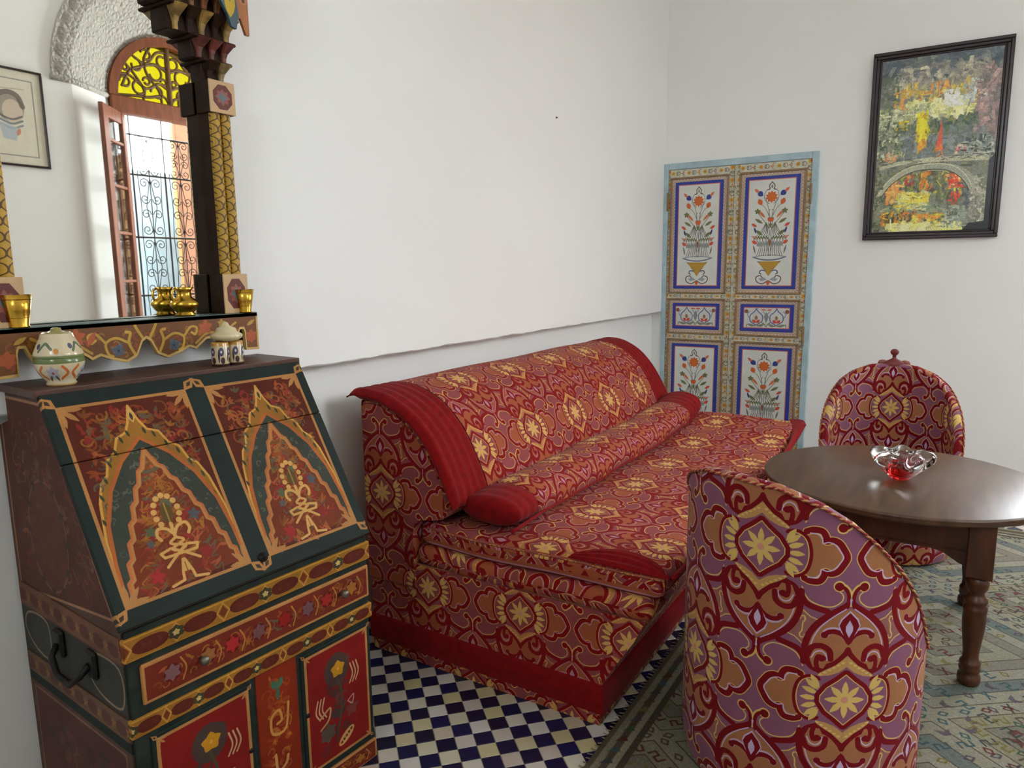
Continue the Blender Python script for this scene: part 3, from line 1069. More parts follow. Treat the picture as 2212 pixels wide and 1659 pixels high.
def painting_art():
    w, h = 680.0, 1080.0
    cv = Cv(w, h, 1.0, (110, 112, 98))
    g = random.Random(12)

    def dab(x, y, c, l, t, a, al=.85):
        cv.push(x, y, a)
        cv.fill([(-l / 2, -t / 2 * g.uniform(.3, 1)), (l / 2, -t / 2), (l / 2 * g.uniform(.6, 1), t / 2), (-l / 2, t / 2)], c, al=al)
        cv.pop()

    def area_(x0, y0, x1, y1, cols, n, l, t, vert=.5):
        for _ in range(n):
            c = cols[g.randrange(len(cols))]
            k = g.uniform(.8, 1.15)
            dab(g.uniform(x0, x1), g.uniform(y0, y1), tuple(min(255, v * k) for v in c), l * g.uniform(.4, 1.2), t * g.uniform(.4, 1.3), (PI / 2 if g.random() < vert else 0) + g.gauss(0, .3), g.uniform(.5, .95))
    area_(0, 940, w, h, [(74, 84, 88), (96, 100, 100), (60, 70, 76)], 240, 90, 30)
    area_(60, 850, w - 60, 1010, [(150, 146, 126), (120, 116, 108), (170, 164, 140)], 240, 60, 22)
    area_(0, 700, 120, 960, [(80, 92, 74), (100, 104, 90)], 120, 50, 18)
    area_(100, 760, 560, 900, [(190, 160, 60), (206, 176, 80), (200, 130, 70), (150, 146, 110)], 200, 50, 16, .8)
    area_(180, 700, 540, 800, [(206, 204, 120), (196, 200, 150), (226, 220, 150)], 220, 60, 22, .4)
    area_(380, 760, 470, 850, [(236, 236, 214), (220, 224, 200)], 40, 40, 20)
    area_(470, 760, 640, 900, [(150, 160, 156), (176, 184, 176)], 80, 40, 16, .8)
    area_(550, 560, w, 960, [(140, 118, 112), (160, 134, 126), (96, 90, 90)], 200, 60, 24, .7)
    area_(0, 660, 300, 780, [(168, 174, 130), (120, 128, 88), (186, 188, 150)], 140, 46, 18, .4)
    area_(150, 500, 560, 690, [(72, 92, 60), (44, 62, 52), (104, 110, 50), (90, 104, 98)], 240, 50, 16, .7)
    area_(150, 450, 620, 600, [(108, 116, 112), (90, 98, 96), (130, 134, 126)], 200, 70, 20, .3)
    area_(0, 450, 160, 700, [(126, 136, 100), (60, 74, 50), (170, 174, 144)], 150, 40, 14)
    area_(120, 640, 180, 700, [(200, 170, 40)], 8, 30, 16)
    area_(240, 520, 290, 720, [(216, 196, 40), (206, 172, 40)], 40, 80, 22, 1)
    area_(250, 510, 290, 560, [(214, 140, 50)], 10, 40, 18, 1)
    cv.fill([(346, 500), (372, 690), (384, 500)], (196, 72, 44))
    area_(340, 440, 390, 520, [(206, 96, 50), (214, 130, 60)], 12, 40, 14, 1)
    area_(460, 470, 520, 530, [(190, 40, 44), (214, 190, 170)], 16, 24, 14)
    area_(500, 450, 660, 560, [(140, 150, 140), (40, 46, 40), (176, 178, 160)], 120, 40, 12, .3)
    area_(60, 440, 180, 500, [(206, 140, 90), (180, 176, 130)], 40, 30, 12)
    # below the bridge
    area_(0, 0, w, 430, [(84, 92, 60), (120, 124, 84), (60, 66, 44)], 320, 60, 20, .6)
    area_(90, 220, 560, 380, [(96, 104, 50), (200, 180, 60), (70, 60, 40)], 150, 46, 14, .8)
    area_(90, 200, 170, 330, [(214, 130, 60), (220, 160, 90)], 40, 60, 20, .6)
    area_(190, 300, 240, 400, [(150, 30, 40), (210, 110, 60)], 22, 30, 12, .9)
    area_(280, 270, 340, 380, [(196, 110, 40), (206, 150, 50)], 30, 40, 14, .9)
    area_(150, 150, 330, 250, [(214, 190, 60), (226, 206, 100), (190, 194, 140)], 90, 50, 22, .2)
    area_(420, 270, 520, 360, [(196, 24, 30), (226, 80, 40), (226, 190, 110)], 40, 36, 18)
    area_(450, 170, 500, 240, [(190, 60, 40)], 16, 30, 14, .8)
    area_(520, 150, 600, 300, [(70, 80, 76), (96, 104, 100)], 60, 40, 20)
    area_(60, 120, 420, 170, [(150, 158, 120), (120, 134, 110)], 60, 60, 10, .1)
    area_(60, 50, 260, 130, [(214, 166, 40), (190, 110, 40), (60, 54, 30)], 90, 44, 16, .8)
    area_(240, 40, 420, 110, [(206, 150, 50), (226, 130, 50), (190, 196, 80)], 60, 40, 14, .5)
    area_(120, 0, 520, 60, [(206, 206, 110), (220, 214, 150)], 90, 70, 24, .2)
    area_(420, 30, 640, 160, [(150, 158, 140), (120, 128, 110)], 90, 40, 16)
    # bridge
    deck = [(0, 395), (150, 425), (330, 432), (640, 420), (640, 448), (330, 462), (140, 448), (0, 412)]
    cv.fill(deck, (168, 168, 140))
    arch = [(20, 170), (60, 270), (120, 340), (210, 392), (320, 404), (430, 392), (510, 340), (560, 260), (580, 180)]
    cv.stroke(arch, 34, (150, 152, 128))
    cv.stroke([(x + 22, y - 6) if x > 320 else (x, y) for x, y in arch[4:]], 46, (138, 140, 122))
    cv.stroke([(x, y + 16) for x, y in arch], 5, (190, 188, 160))
    cv.stroke([(x + (10 if x < 320 else -10), y - 16) for x, y in arch], 4, (40, 36, 26))
    area_(560, 60, 640, 330, [(162, 160, 138), (110, 110, 96), (180, 176, 156)], 110, 34, 16)
    area_(0, 160, 60, 420, [(120, 124, 96), (70, 76, 54)], 70, 34, 14)
    area_(0, 430, w, 470, [(150, 150, 126), (60, 58, 48)], 60, 50, 6, 0)
    cv.fill([(600, 0), (w, 0), (w, 470), (640, 420), (640, 60), (560, 50), (520, 0)], (22, 20, 20))
    cv.rect(0, 0, 14, h, (60, 66, 54), .8)
    cv.noise(.25, 2, 2)
    cv.noise(.25, 3, 4)
    blk = cv.a.mean(2, keepdims=True) > .12
    return np.clip(np.where(blk, cv.a * 1.22 + .02, cv.a), 0, 1)


M['painting'] = img_mat('oil_painting', painting_art(), rough=.3, spec=.5, bump=.9, bscale=60, wear=.05, relief=3.0)


def portrait_art():
    cv = Cv(420, 640, 1.5, (222, 216, 196))
    cv.frame(56, 60, 364, 580, 8, (150, 148, 136))
    cv.disc(210, 380, 90, (150, 140, 128), .8, 96)
    cv.disc(196, 360, 66, (214, 196, 176), 1, 80)
    cv.stroke([(130, 400), (160, 470), (230, 486), (296, 440), (300, 350)], 34, (112, 98, 92), al=.8)
    for y, c in ((300, (90, 110, 116)), (270, (110, 124, 130)), (330, (84, 90, 92))):
        cv.stroke([(140, y), (210, y - 26), (300, y + 6)], 14, c, al=.7)
    cv.fill([(170, 250), (290, 280), (270, 170), (190, 160)], (176, 186, 196), al=.8)
    cv.petal(160, 250, -1.2, 60, 26, (206, 140, 120))
    cv.stroke([(110, 520), (200, 512), (300, 506)], 6, (186, 178, 140))
    cv.noise(.08, 2, 3)
    return cv.a


M['portrait'] = img_mat('portrait_drawing', portrait_art(), rough=.7, wear=.05)


def rug_art():
    """3.0 x 3.3 m flat-woven rug: x from -0.86, y from 1.5"""
    w, h, p = 3000.0, 3300.0, .6
    cv = Cv(w, h, p, (168, 166, 148))
    X, Y = np.meshgrid((np.arange(cv.W) + .5) / p, (np.arange(cv.H) + .5) / p)
    # lozenges centred on x = 1.66 m and stepped along y
    PX, PY = 1500.0, 1150.0
    dx = np.abs((X - 1640 + PX / 2) % PX - PX / 2)
    dy = np.abs((Y - 1150 + PY / 2) % PY - PY / 2)
    f = dx * .62 + dy * .80
    cols = [(188, 184, 162), (140, 150, 144), (192, 188, 168), (168, 162, 146), (186, 182, 158), (160, 156, 138), (180, 174, 146), (190, 186, 164)]
    band = 62.0
    k = (f / band).astype(int) % len(cols)
    a = np.array(cols, np.float32)[k] / 255
    e = (f % band) / band
    a[e < .07] = np.array((110, 98, 84), np.float32) / 255
    cv.a = a.astype(np.float32)
    acc = [(84, 116, 122), (124, 66, 60), (88, 116, 90), (108, 96, 112), (154, 142, 78), (112, 96, 80), (84, 92, 88)]
    g = random.Random(4)
    # hooked and crossed motifs in the bands
    u1 = np.array([.80, -.62]); u1 = u1 / np.linalg.norm(u1)
    for ix in range(-1, 4):
        for iy in range(-1, 5):
            cx, cy = 1640 - PX / 2 + ix * PX / 2 * 1.0, 1150 + iy * PY
            if ix % 2:
                cx = 1640 + (ix - 1) / 2 * PX
            for b in range(0, 16):
                fr = (b + .5) * band
                if fr / .62 > PX / 2 * 1.02 and fr / .8 > PY / 2 * 1.02:
                    continue
                for sx in (-1, 1):
                    for sy in (-1, 1):
                        x1, y1 = fr / .62, fr / .8
                        L = math.hypot(x1, y1)
                        n = int(L / 78)
                        for q in range(n):
                            t = (q + .5) / max(1, n)
                            xx, yy = sx * x1 * (1 - t), sy * y1 * t
                            if abs(xx) > PX / 2 or abs(yy) > PY / 2:
                                continue
                            px, py = cx + xx, cy + yy
                            if not (-20 < px < w + 20 and -20 < py < h + 20):
                                continue
                            c = acc[(b * 3 + (q // 2)) % len(acc)]
                            ang = math.atan2(sy * y1, -sx * x1)
                            cv.push(px, py, ang, .85)
                            m = b % 4
                            if m == 0:
                                cv.stroke([(-24, -16), (24, 16)], 8, c, smooth=False)
                                cv.stroke([(-24, 16), (24, -16)], 8, c, smooth=False)
                            elif m == 1:
                                cv.fill([(-30, -20), (0, -4), (30, -20), (14, 18), (-14, 18)], c, al=.8)
                            elif m == 2:
                                cv.stroke([(-28, -18), (-28, 12), (0, 12), (0, -12), (24, -12), (24, 18)], 8, c, smooth=False)
                            else:
                                cv.stroke([(-20, 0), (0, 14), (20, 0), (0, -14)], 7, c, True, False)
                            cv.pop()
    # border
    for i, c in enumerate(((120, 108, 86), (176, 168, 140), (112, 100, 84), (190, 182, 156), (104, 96, 80))):
        d = 8 + i * 22
        cv.frame(d, d, w - d, h - d, 22, c)
    for q in range(int(h / 60)):
        for x in (52, w - 52):
            cv.fill([(x - 18, q * 60), (x + 18, q * 60 + 20), (x, q * 60 + 44)], acc[q % 7])
    for q in range(int(w / 60)):
        for y in (52, h - 52):
            cv.fill([(q * 60, y - 18), (q * 60 + 20, y + 18), (q * 60 + 44, y)], acc[q % 7])
    cv.noise(.22, 3, 1)
    cv.noise(.14, 4, 3)
    return cv.a


M['rug'] = img_mat('woven_rug', rug_art() * np.array((.66, .655, .64), np.float32), rough=.95, spec=.1, bump=.6, bscale=260, wear=.12, wscale=3, relief=.5)


def jar_art():
    cv = Cv(320, 130, 2.4, (206, 190, 156))
    cv.rect(0, 54, 320, 66, (98, 112, 62))
    cv.rect(0, 66, 320, 70, (120, 132, 90))
    cv.rect(0, 116, 320, 130, (150, 140, 80))
    for k in range(4):
        x = 40 + 80 * k
        cv.flower(x, 32, 17, 6, (168, 166, 180), 10, (150, 80, 60))
        for s in (-1, 1):
            cv.stroke([(x + s * 22, 48), (x + s * 34, 32), (x + s * 20, 18)], 6, (196, 106, 50))
            cv.petal(x + s * 14, 12, .6 * s + PI / 2, 18, 7, (90, 96, 70))
        cv.stroke([(x - 30, 80), (x - 14, 96), (x + 2, 84)], 6, (90, 104, 80))
        cv.disc(x + 12, 80, 6, (196, 130, 60))
        cv.disc(x - 34, 90, 6, (70, 80, 96))
    cv.rect(0, 0, 320, 5, (196, 160, 100))
    cv.noise(.1, 1, 2)
    return cv.a


def inkpot_art():
    cv = Cv(180, 50, 3, (196, 176, 138))
    for k in range(6):
        x = 15 + 30 * k
        cv.disc(x, 30, 9, (74, 66, 96))
        cv.disc(x + 4, 12, 7, (60, 44, 44))
        cv.petal(x - 8, 6, PI / 2, 30, 7, (50, 40, 44))
        cv.disc(x, 30, 3, (210, 200, 190))
    cv.rect(0, 42, 180, 50, (190, 140, 60))
    cv.rect(0, 0, 180, 5, (70, 46, 36))
    cv.noise(.1, 1, 2)
    return cv.a


M['jar'] = img_mat('glazed_jar', jar_art(), rough=.18, spec=.6, bump=.1, wear=.1)
M['inkpot'] = img_mat('glazed_inkpot', inkpot_art(), rough=.2, spec=.6, bump=.1, wear=.1)
M['cream'] = flat('cream_glaze', (200, 184, 140), (214, 200, 164), rough=.2, scale=20, bump=.05, spec=.6)

# ================================================================== the setting
X0, XL, Y0, Y1, ZC = -2.0, -2.085, -2.3, 5.5, 4.0
LEDGE = 1.152


def struct(o, label=None):
    o['kind'] = 'structure'
    if label: o['label'] = label
    return o


# floor: grout bed with individual tiles
def flat_noise_color(name, c, var=.12, rough=.35):
    m, nt, b = new_mat(name)
    oi = nt.nodes.new('ShaderNodeObjectInfo')
    ge = nt.nodes.new('ShaderNodeNewGeometry')
    ad = nt.nodes.new('ShaderNodeMath'); ad.operation = 'ADD'
    nt.links.new(oi.outputs['Random'], ad.inputs[0])
    nt.links.new(ge.outputs['Random Per Island'], ad.inputs[1])
    fr = nt.nodes.new('ShaderNodeMath'); fr.operation = 'FRACT'
    nt.links.new(ad.outputs[0], fr.inputs[0])
    r = nt.nodes.new('ShaderNodeValToRGB')
    r.color_ramp.interpolation = 'LINEAR'
    el = r.color_ramp.elements
    el[0].position, el[1].position = 0, 1
    el[0].color, el[1].color = srgb(c[0]), srgb(c[-1])
    for k, cc in enumerate(c[1:-1]):
        e = el.new((k + 1) / (len(c) - 1))
        e.color = srgb(cc)
    nt.links.new(fr.outputs[0], r.inputs['Fac'])
    nt.links.new(r.outputs['Color'], b.inputs['Base Color'])
    noise_bump(nt, b, 25, .15, .002)
    b.inputs['Roughness'].default_value = rough
    return m


M['navy'] = flat_noise_color('navy_tile', [(18, 22, 58), (22, 28, 72), (26, 26, 46), (16, 20, 50)], rough=.3)
M['ivory'] = flat_noise_color('ivory_tile', [(192, 186, 172), (184, 170, 148), (186, 176, 130), (198, 196, 190), (178, 164, 150)], rough=.35)
M['grout'] = flat('grout', (176, 160, 128), (196, 184, 156), rough=.9, scale=20)
floor = struct(box('floor', -2.15, 2.45, Y0 - .1, Y1 + .1, -.12, -.004, M['grout'], bev=0))
TS, TA = 1.5 / 24.294, R(46.56)
TCX, TCY = -2.564, -41.97


def tile_world(c, r):
    vx, vy = (c - TCX) * TS, (-r - TCY) * TS
    return vx * math.cos(TA) - vy * math.sin(TA), vx * math.sin(TA) + vy * math.cos(TA)


def project(x, y, z):
    v = (r2.dot(Vector((x, y, z - CAM_H))), u2.dot(Vector((x, y, z - CAM_H))), fwd.dot(Vector((x, y, z - CAM_H))))
    if v[2] < .1:
        return (-1e4, -1e4)
    return 1106 + F * v[0] / v[2], 829.5 - F * v[1] / v[2]


def tile_mesh(mat):
    bm = bmesh.new()
    s, t = TS * .5 * .965, TS * .5 * .94
    vs = [bm.verts.new((a * s, b * s, -.010)) for a, b in ((-1, -1), (1, -1), (1, 1), (-1, 1))]
    vm = [bm.verts.new((a * s, b * s, -.0012)) for a, b in ((-1, -1), (1, -1), (1, 1), (-1, 1))]
    vt = [bm.verts.new((a * t, b * t, 0)) for a, b in ((-1, -1), (1, -1), (1, 1), (-1, 1))]
    bm.faces.new(vt)
    for lo, hi in ((vs, vm), (vm, vt)):
        for i in range(4):
            bm.faces.new((lo[i], lo[(i + 1) % 4], hi[(i + 1) % 4], hi[i]))
    me = bpy.data.meshes.new('tile')
    bm.to_mesh(me)
    bm.free()
    me.materials.append(mat)
    return me


TM = [tile_mesh(M['navy']), tile_mesh(M['ivory'])]
RUG = (-.86, 2.14 - .02, 1.5, 4.795)  # footprint (x1 trimmed by the wall)
RUG = (-.86, 1.90, 1.45, 4.795)
cells, rest = [], []
for c in range(-130, 150):
    for r_ in range(-130, 150):
        x, y = tile_world(c + .5, r_ + .5)
        if not (-2.09 < x < WX + .22 and Y0 - .02 < y < Y1 + .02):
            continue
        under_rug = RUG[0] + .06 < x < RUG[1] - .06 and RUG[2] + .06 < y < RUG[3] - .06
        under_sofa = -1.86 < x < -.97 and 2.04 < y < 4.15
        under_desk = x < -1.55 and .80 < y < 1.46
        if under_rug or under_sofa or under_desk:
            continue
        px, py = project(x, y, 0)
        dark = (c + r_) % 2 == 0
        near = -20 < px < 2240 and -20 < py < 1690 and not (px < 790) and not (px > 1500 and py > 1140) and x > -1.95
        (cells if near and y < 4.9 else rest).append((math.hypot(x, y), x, y, dark))
cells.sort()
rest += cells[298:]
rn = random.Random(3)
for _, x, y, dark in cells[:298]:
    o = bpy.data.objects.new('tile', TM[0 if dark else 1])
    COL.objects.link(o)
    o.parent = floor
    o.location = (x, y, rn.uniform(-.0008, 0))
    o.rotation_euler = (0, 0, TA + rn.gauss(0, .006))
V, Fc, fm = [], [], []
ca, sa = math.cos(TA), math.sin(TA)
for _, x, y, dark in rest:
    s, b0 = TS * .5, len(V)
    for k, z in ((.965, -.010), (.94, 0)):
        for a, b in ((-1, -1), (1, -1), (1, 1), (-1, 1)):
            V.append((x + (a * ca - b * sa) * s * k, y + (a * sa + b * ca) * s * k, z))
    Fc.append([b0 + 4, b0 + 5, b0 + 6, b0 + 7])
    Fc += [[b0 + i, b0 + (i + 1) % 4, b0 + 4 + (i + 1) % 4, b0 + 4 + i] for i in range(4)]
    fm += [0 if dark else 1] * 5
tag(mesh('tile', V, Fc, [M['navy'], M['ivory']], floor, fm=fm), kind='stuff')

# left wall: thick upper plaster ending in a ledge above a recessed lower part
rn = random.Random(5)
prof = [(XL, -.1), (XL, 1.0), (XL, LEDGE - .006), (XL + .006, LEDGE), (X0 - .006, LEDGE), (X0, LEDGE + .006), (X0, 1.3), (X0, 2.6), (X0, ZC + .05)]
P = []
for i in range(160):
    y = Y0 + (Y1 + .05 - Y0) * i / 159
    j = rn.gauss(0, .0016)
    P.append([(x + (rn.gauss(0, .0008) if k in (4, 5) else 0), y, z + (j + rn.gauss(0, .001) if 2 <= k <= 5 else 0)) for k, (x, z) in enumerate(prof)])
back = [(-2.25, ZC + .05), (-2.25, -.1)]
P = [row + [(b[0], row[0][1], b[1]) for b in back] for row in P]
struct(grid('wall_left', P, M['plaster'], cv=True, caps=True, smooth=False, flip=True))
wb = struct(box('wall_back', -2.25, .72, Y1, Y1 + .2, -.1, ZC + .05, M['plaster'], bev=0))
for a, b, c, d in ((1.9, WX + .5, -.1, ZC + .05), (.72, 1.9, -.1, .9), (.72, 1.9, 3.1, ZC + .05)):
    struct(box('wall_back', a, b, Y1, Y1 + .2, c, d, M['plaster'], wb, bev=0))
w2 = struct(thing('added_window', 'unseen cedar window added in the back wall for extra daylight', None, (1.31, Y1 + .1, .9)))  # window added out of view to brighten the far end of the room
for a, b, c, d in ((-.59, -.53, 0, 2.2), (.53, .59, 0, 2.2), (-.53, .53, 0, .06), (-.53, .53, 2.14, 2.2), (-.02, .02, .06, 2.14)):
    box('added_window_frame', a, b, -.03, .03, c, d, M['cedar'], w2, bev=.004)
wf = struct(box('wall_front', -2.25, WX + .5, Y0 - .2, Y0, -.1, 2.6, M['plaster'], bev=0))
for a, b, c, d in ((-2.25, -.45, 2.6, ZC + .05), (.45, WX + .5, 2.6, ZC + .05), (-.45, .45, 3.6, ZC + .05), (-.45, .45, 2.6, 2.8)):  # leaves a high opening, added behind the camera to brighten the back wall
    struct(box('wall_front', a, b, Y0 - .2, Y0, c, d, M['plaster'], wf, bev=0))
struct(box('ceiling', -2.25, WX + .5, Y0 - .2, Y1 + .2, ZC, ZC + .2, M['ceiling'], bev=0))
tag(lathe('wall_nail', [(.0, 0), (.006, .0), (.006, .002), (.0025, .003), (.0022, .012), (0, .013)], M['iron'], seg=10), 'small dark nail in the upper white wall above the sofa', 'nail')
nl = bpy.data.objects['wall_nail']
nl.rotation_euler = (0, R(90), 0)
nl.location = (X0 - .001, 3.72, 2.34)

# wall_right with a splayed arch (window) and a plain side opening added for extra light
RO, RI = .99, .56
DY0, DY1, DZ, DZ0 = 1.65, 2.35, 3.3, 1.2


def wall_c():
    bm = bmesh.new()

    def quad(*p):
        bm.faces.new([bm.verts.new(q) for q in p])
    for x in (WX, 2.5):
        quad((x, DY0, -.1), (x, DY1, -.1), (x, DY1, DZ0), (x, DY0, DZ0))
    quad((WX, DY0, DZ0), (2.5, DY0, DZ0), (2.5, DY1, DZ0), (WX, DY1, DZ0))
    for x in (WX,):
        quad((x, Y0 - .1, -.1), (x, DY0, -.1), (x, DY0, ZC), (x, Y0 - .1, ZC))
        quad((x, DY0, DZ), (x, DY1, DZ), (x, DY1, ZC), (x, DY0, ZC))
        quad((x, DY1, -.1), (x, WC - RO, -.1), (x, WC - RO, ZC), (x, DY1, ZC))
        quad((x, WC + RO, -.1), (x, Y1 + .1, -.1), (x, Y1 + .1, ZC), (x, WC + RO, ZC))
    N = 24
    arc = [(WC - RO * math.cos(PI * k / N), WZ + RO * math.sin(PI * k / N)) for k in range(N + 1)]
    for (a, b) in zip(arc[:-1], arc[1:]):
        quad((WX, a[0], a[1]), (WX, b[0], b[1]), (WX, b[0], ZC), (WX, a[0], ZC))
    # splays below the arch
    for s in (-1, 1):
        quad((WX, WC + s * RO, -.1), (FX, WC + s * RI, -.1), (FX, WC + s * RI, WZ), (WX, WC + s * RO, WZ))
    # outer face and reveals of the added side opening
    XO = 2.5
    quad((XO, Y0 - .1, -.1), (XO, DY0, -.1), (XO, DY0, ZC), (XO, Y0 - .1, ZC))
    quad((XO, DY0, DZ), (XO, DY1, DZ), (XO, DY1, ZC), (XO, DY0, ZC))
    quad((XO, DY1, -.1), (XO, WC - RI, -.1), (XO, WC - RI, ZC), (XO, DY1, ZC))
    quad((XO, WC + RI, -.1), (XO, Y1 + .1, -.1), (XO, Y1 + .1, ZC), (XO, WC + RI, ZC))
    arc2 = [(WC - RI * math.cos(PI * k / N), WZ + RI * math.sin(PI * k / N)) for k in range(N + 1)]
    for (a, b) in zip(arc2[:-1], arc2[1:]):
        quad((XO, a[0], a[1]), (XO, b[0], b[1]), (XO, b[0], ZC), (XO, a[0], ZC))
        quad((FX, a[0], a[1]), (FX, b[0], b[1]), (XO, b[0], b[1]), (XO, a[0], a[1]))
    for s in (-1, 1):
        quad((FX, WC + s * RI, -.1), (XO, WC + s * RI, -.1), (XO, WC + s * RI, WZ), (FX, WC + s * RI, WZ))
    for y in (DY0, DY1):
        quad((WX, y, DZ0), (XO, y, DZ0), (XO, y, DZ), (WX, y, DZ))
    quad((WX, DY0, DZ), (XO, DY0, DZ), (XO, DY1, DZ), (WX, DY1, DZ))
    bmesh.ops.remove_doubles(bm, verts=bm.verts, dist=1e-4)
    me = bpy.data.meshes.new('wall_right')
    bm.to_mesh(me)
    bm.free()
    return link('wall_right', me, M['plaster'])


wr = struct(wall_c())


def stucco_mat():
    m, nt, b = new_mat('carved_stucco')
    b.inputs['Base Color'].default_value = srgb((184, 180, 170))
    b.inputs['Roughness'].default_value = .9
    tc = nt.nodes.new('ShaderNodeTexCoord')
    v = nt.nodes.new('ShaderNodeTexVoronoi')
    v.feature = 'DISTANCE_TO_EDGE'
    v.inputs['Scale'].default_value = 26
    nt.links.new(tc.outputs['Object'], v.inputs['Vector'])
    bp = nt.nodes.new('ShaderNodeBump')
    bp.inputs['Strength'].default_value = 1
    bp.inputs['Distance'].default_value = .03
    nt.links.new(v.outputs['Distance'], bp.inputs['Height'])
    nt.links.new(bp.outputs['Normal'], b.inputs['Normal'])
    return m


M['stucco'] = stucco_mat()
N = 40
# splayed intrados of carved stucco, flat outer band, ring beads
P = [[(WX + (FX - WX) * t + (.004 if 0 < t < 1 else 0), WC - (RO + (RI - RO) * t) * math.cos(PI * k / N), WZ + (RO + (RI - RO) * t) * math.sin(PI * k / N)) for t in (0, .33, .66, 1)] for k in range(N + 1)]
struct(grid('trim_1', P, M['stucco'], wr, smooth=False))
P = []
for k in range(N + 1):
    a = PI * k / N
    P.append([(x, WC - r * math.cos(a), WZ + r * math.sin(a)) for x, r in ((WX, RO + .001), (WX - .02, RO + .001), (WX - .02, RO + .13), (WX - .028, RO + .13), (WX - .028, RO + .15), (WX, RO + .15))])
struct(grid('trim_2', P, M['stucco'], wr, smooth=False, caps=True, cv=True))
for s in (-1, 1):
    struct(tube('trim_3', [(WX - .006, WC + s * (RO + .16), WZ - .01), (WX - .006, WC + s * (RO - .01), WZ - .01), (FX - .01, WC + s * (RI + .01), WZ - .01)], .022, M['stucco'], wr, seg=6))
for k in range(26):   # chain of raised rosettes on the flat band
    a = PI * (k + .5) / 26
    o = lathe('rosette', [(.05, 0), (.048, .01), (.034, .006), (.026, .014), (.012, .012), (0, .018)], M['stucco'], wr, seg=10)
    o.rotation_euler = (0, R(-90), 0)
    o.location = (WX - .019, WC - (RO + .065) * math.cos(a), WZ + (RO + .065) * math.sin(a))

# window_1
win = struct(thing('window_1', 'arched cedar window with amber tracery and an open glazed leaf, seen in the mirror', None, (FX, WC, 0)))
org = (FX, WC, 0)
for s in (-1, 1):
    box('jamb', FX - .03, FX + .06, WC + s * .53 - .045, WC + s * .53 + .045, 0, WZ, M['cedar'], win, bev=.006, org=org)
box('transom', FX - .05, FX + .06, WC - .575, WC + .575, WZ - .13, WZ + .01, M['cedar'], win, bev=.01, org=org)
P = []
for k in range(N + 1):
    a = PI * k / N
    P.append([(x, WC - r * math.cos(a), WZ + r * math.sin(a)) for x, r in ((FX - .04, .50), (FX - .04, .575), (FX + .05, .575), (FX + .05, .50))])
grid('arch_frame', P, M['cedar'], win, smooth=False, cv=True, caps=True, org=org)


def glass_mat(name, c, rough=.05, mixf=.12):
    m = bpy.data.materials.new(name)
    m.use_nodes = True
    nt = m.node_tree
    nt.nodes.clear()
    out = nt.nodes.new('ShaderNodeOutputMaterial')
    tr = nt.nodes.new('ShaderNodeBsdfTransparent')
    tr.inputs[0].default_value = c
    gl = nt.nodes.new('ShaderNodeBsdfGlossy')
    gl.inputs['Roughness'].default_value = rough
    mx = nt.nodes.new('ShaderNodeMixShader')
    mx.inputs[0].default_value = mixf
    nt.links.new(tr.outputs[0], mx.inputs[1])
    nt.links.new(gl.outputs[0], mx.inputs[2])
    nt.links.new(mx.outputs[0], out.inputs[0])
    return m


M['amber'] = glass_mat('amber_glass', (.24, .22, .03, 1), .15, .05)
M['clear'] = glass_mat('window_glass', (.93, .95, .95, 1), .03, .1)
M['tracery'] = flat('tracery', (92, 62, 18), (110, 74, 22), rough=.6, scale=20)
box('lower_panel', FX + .0, FX + .03, WC - .5, WC + .5, 0, .62, M['cedar'], win, bev=.004, org=org)  # unseen panel added to cut low window light on the floor
arcp = [(FX + .03, WC - .5 * math.cos(PI * k / N), WZ + .5 * math.sin(PI * k / N)) for k in range(N + 1)]
prism('amber_pane', [(p[1], p[2]) for p in arcp], 0, FX + .03, FX + .036, M['amber'], win, org=org)


def flat_tube(bmv, pts, r):
    bmv.append((pts, r))


tr_parts = []
for s in (-1, 1):
    for (cy, cz, rr, a0, sw) in ((.12, .10, .06, 0, 300), (.13, .26, .075, 60, 290), (.29, .12, .065, 180, 300), (.30, .30, .055, 90, 280), (.41, .14, .05, 0, 320), (.05, .38, .06, 200, 280), (.20, .40, .05, 20, 300), (.40, .26, .03, 0, 340), (.21, .18, .035, 0, 340), (.05, .2, .03, 0, 340)):
        pts = []
        for i in range(15):
            t = i / 14
            a = R(a0 + sw * t)
            q = rr * (1 - .35 * t)
            pts.append((FX, WC + s * (cy + q * math.cos(a)), WZ + cz + q * math.sin(a)))
        tr_parts.append((pts, .012))
    for l in (((.0, 0), (.06, .08), (.2, .05), (.33, .04), (.49, .02)), ((.0, .14), (.1, .18), (.22, .12), (.36, .2), (.46, .2)), ((.02, .3), (.12, .34), (.24, .3), (.36, .24), (.44, .1)), ((0, .46), (.1, .44), (.2, .33), (.3, .36), (.33, .38)), ((.08, .0), (.1, .12), (.2, .24), (.22, .36), (.16, .47)), ((.26, 0), (.24, .1), (.32, .22), (.4, .3))):
        tr_parts.append(([(FX, WC + s * a, WZ + b) for a, b in spline(l, False, 5)], .013))
tr_parts.append(([(FX, WC, WZ), (FX, WC, WZ + .5)], .026))


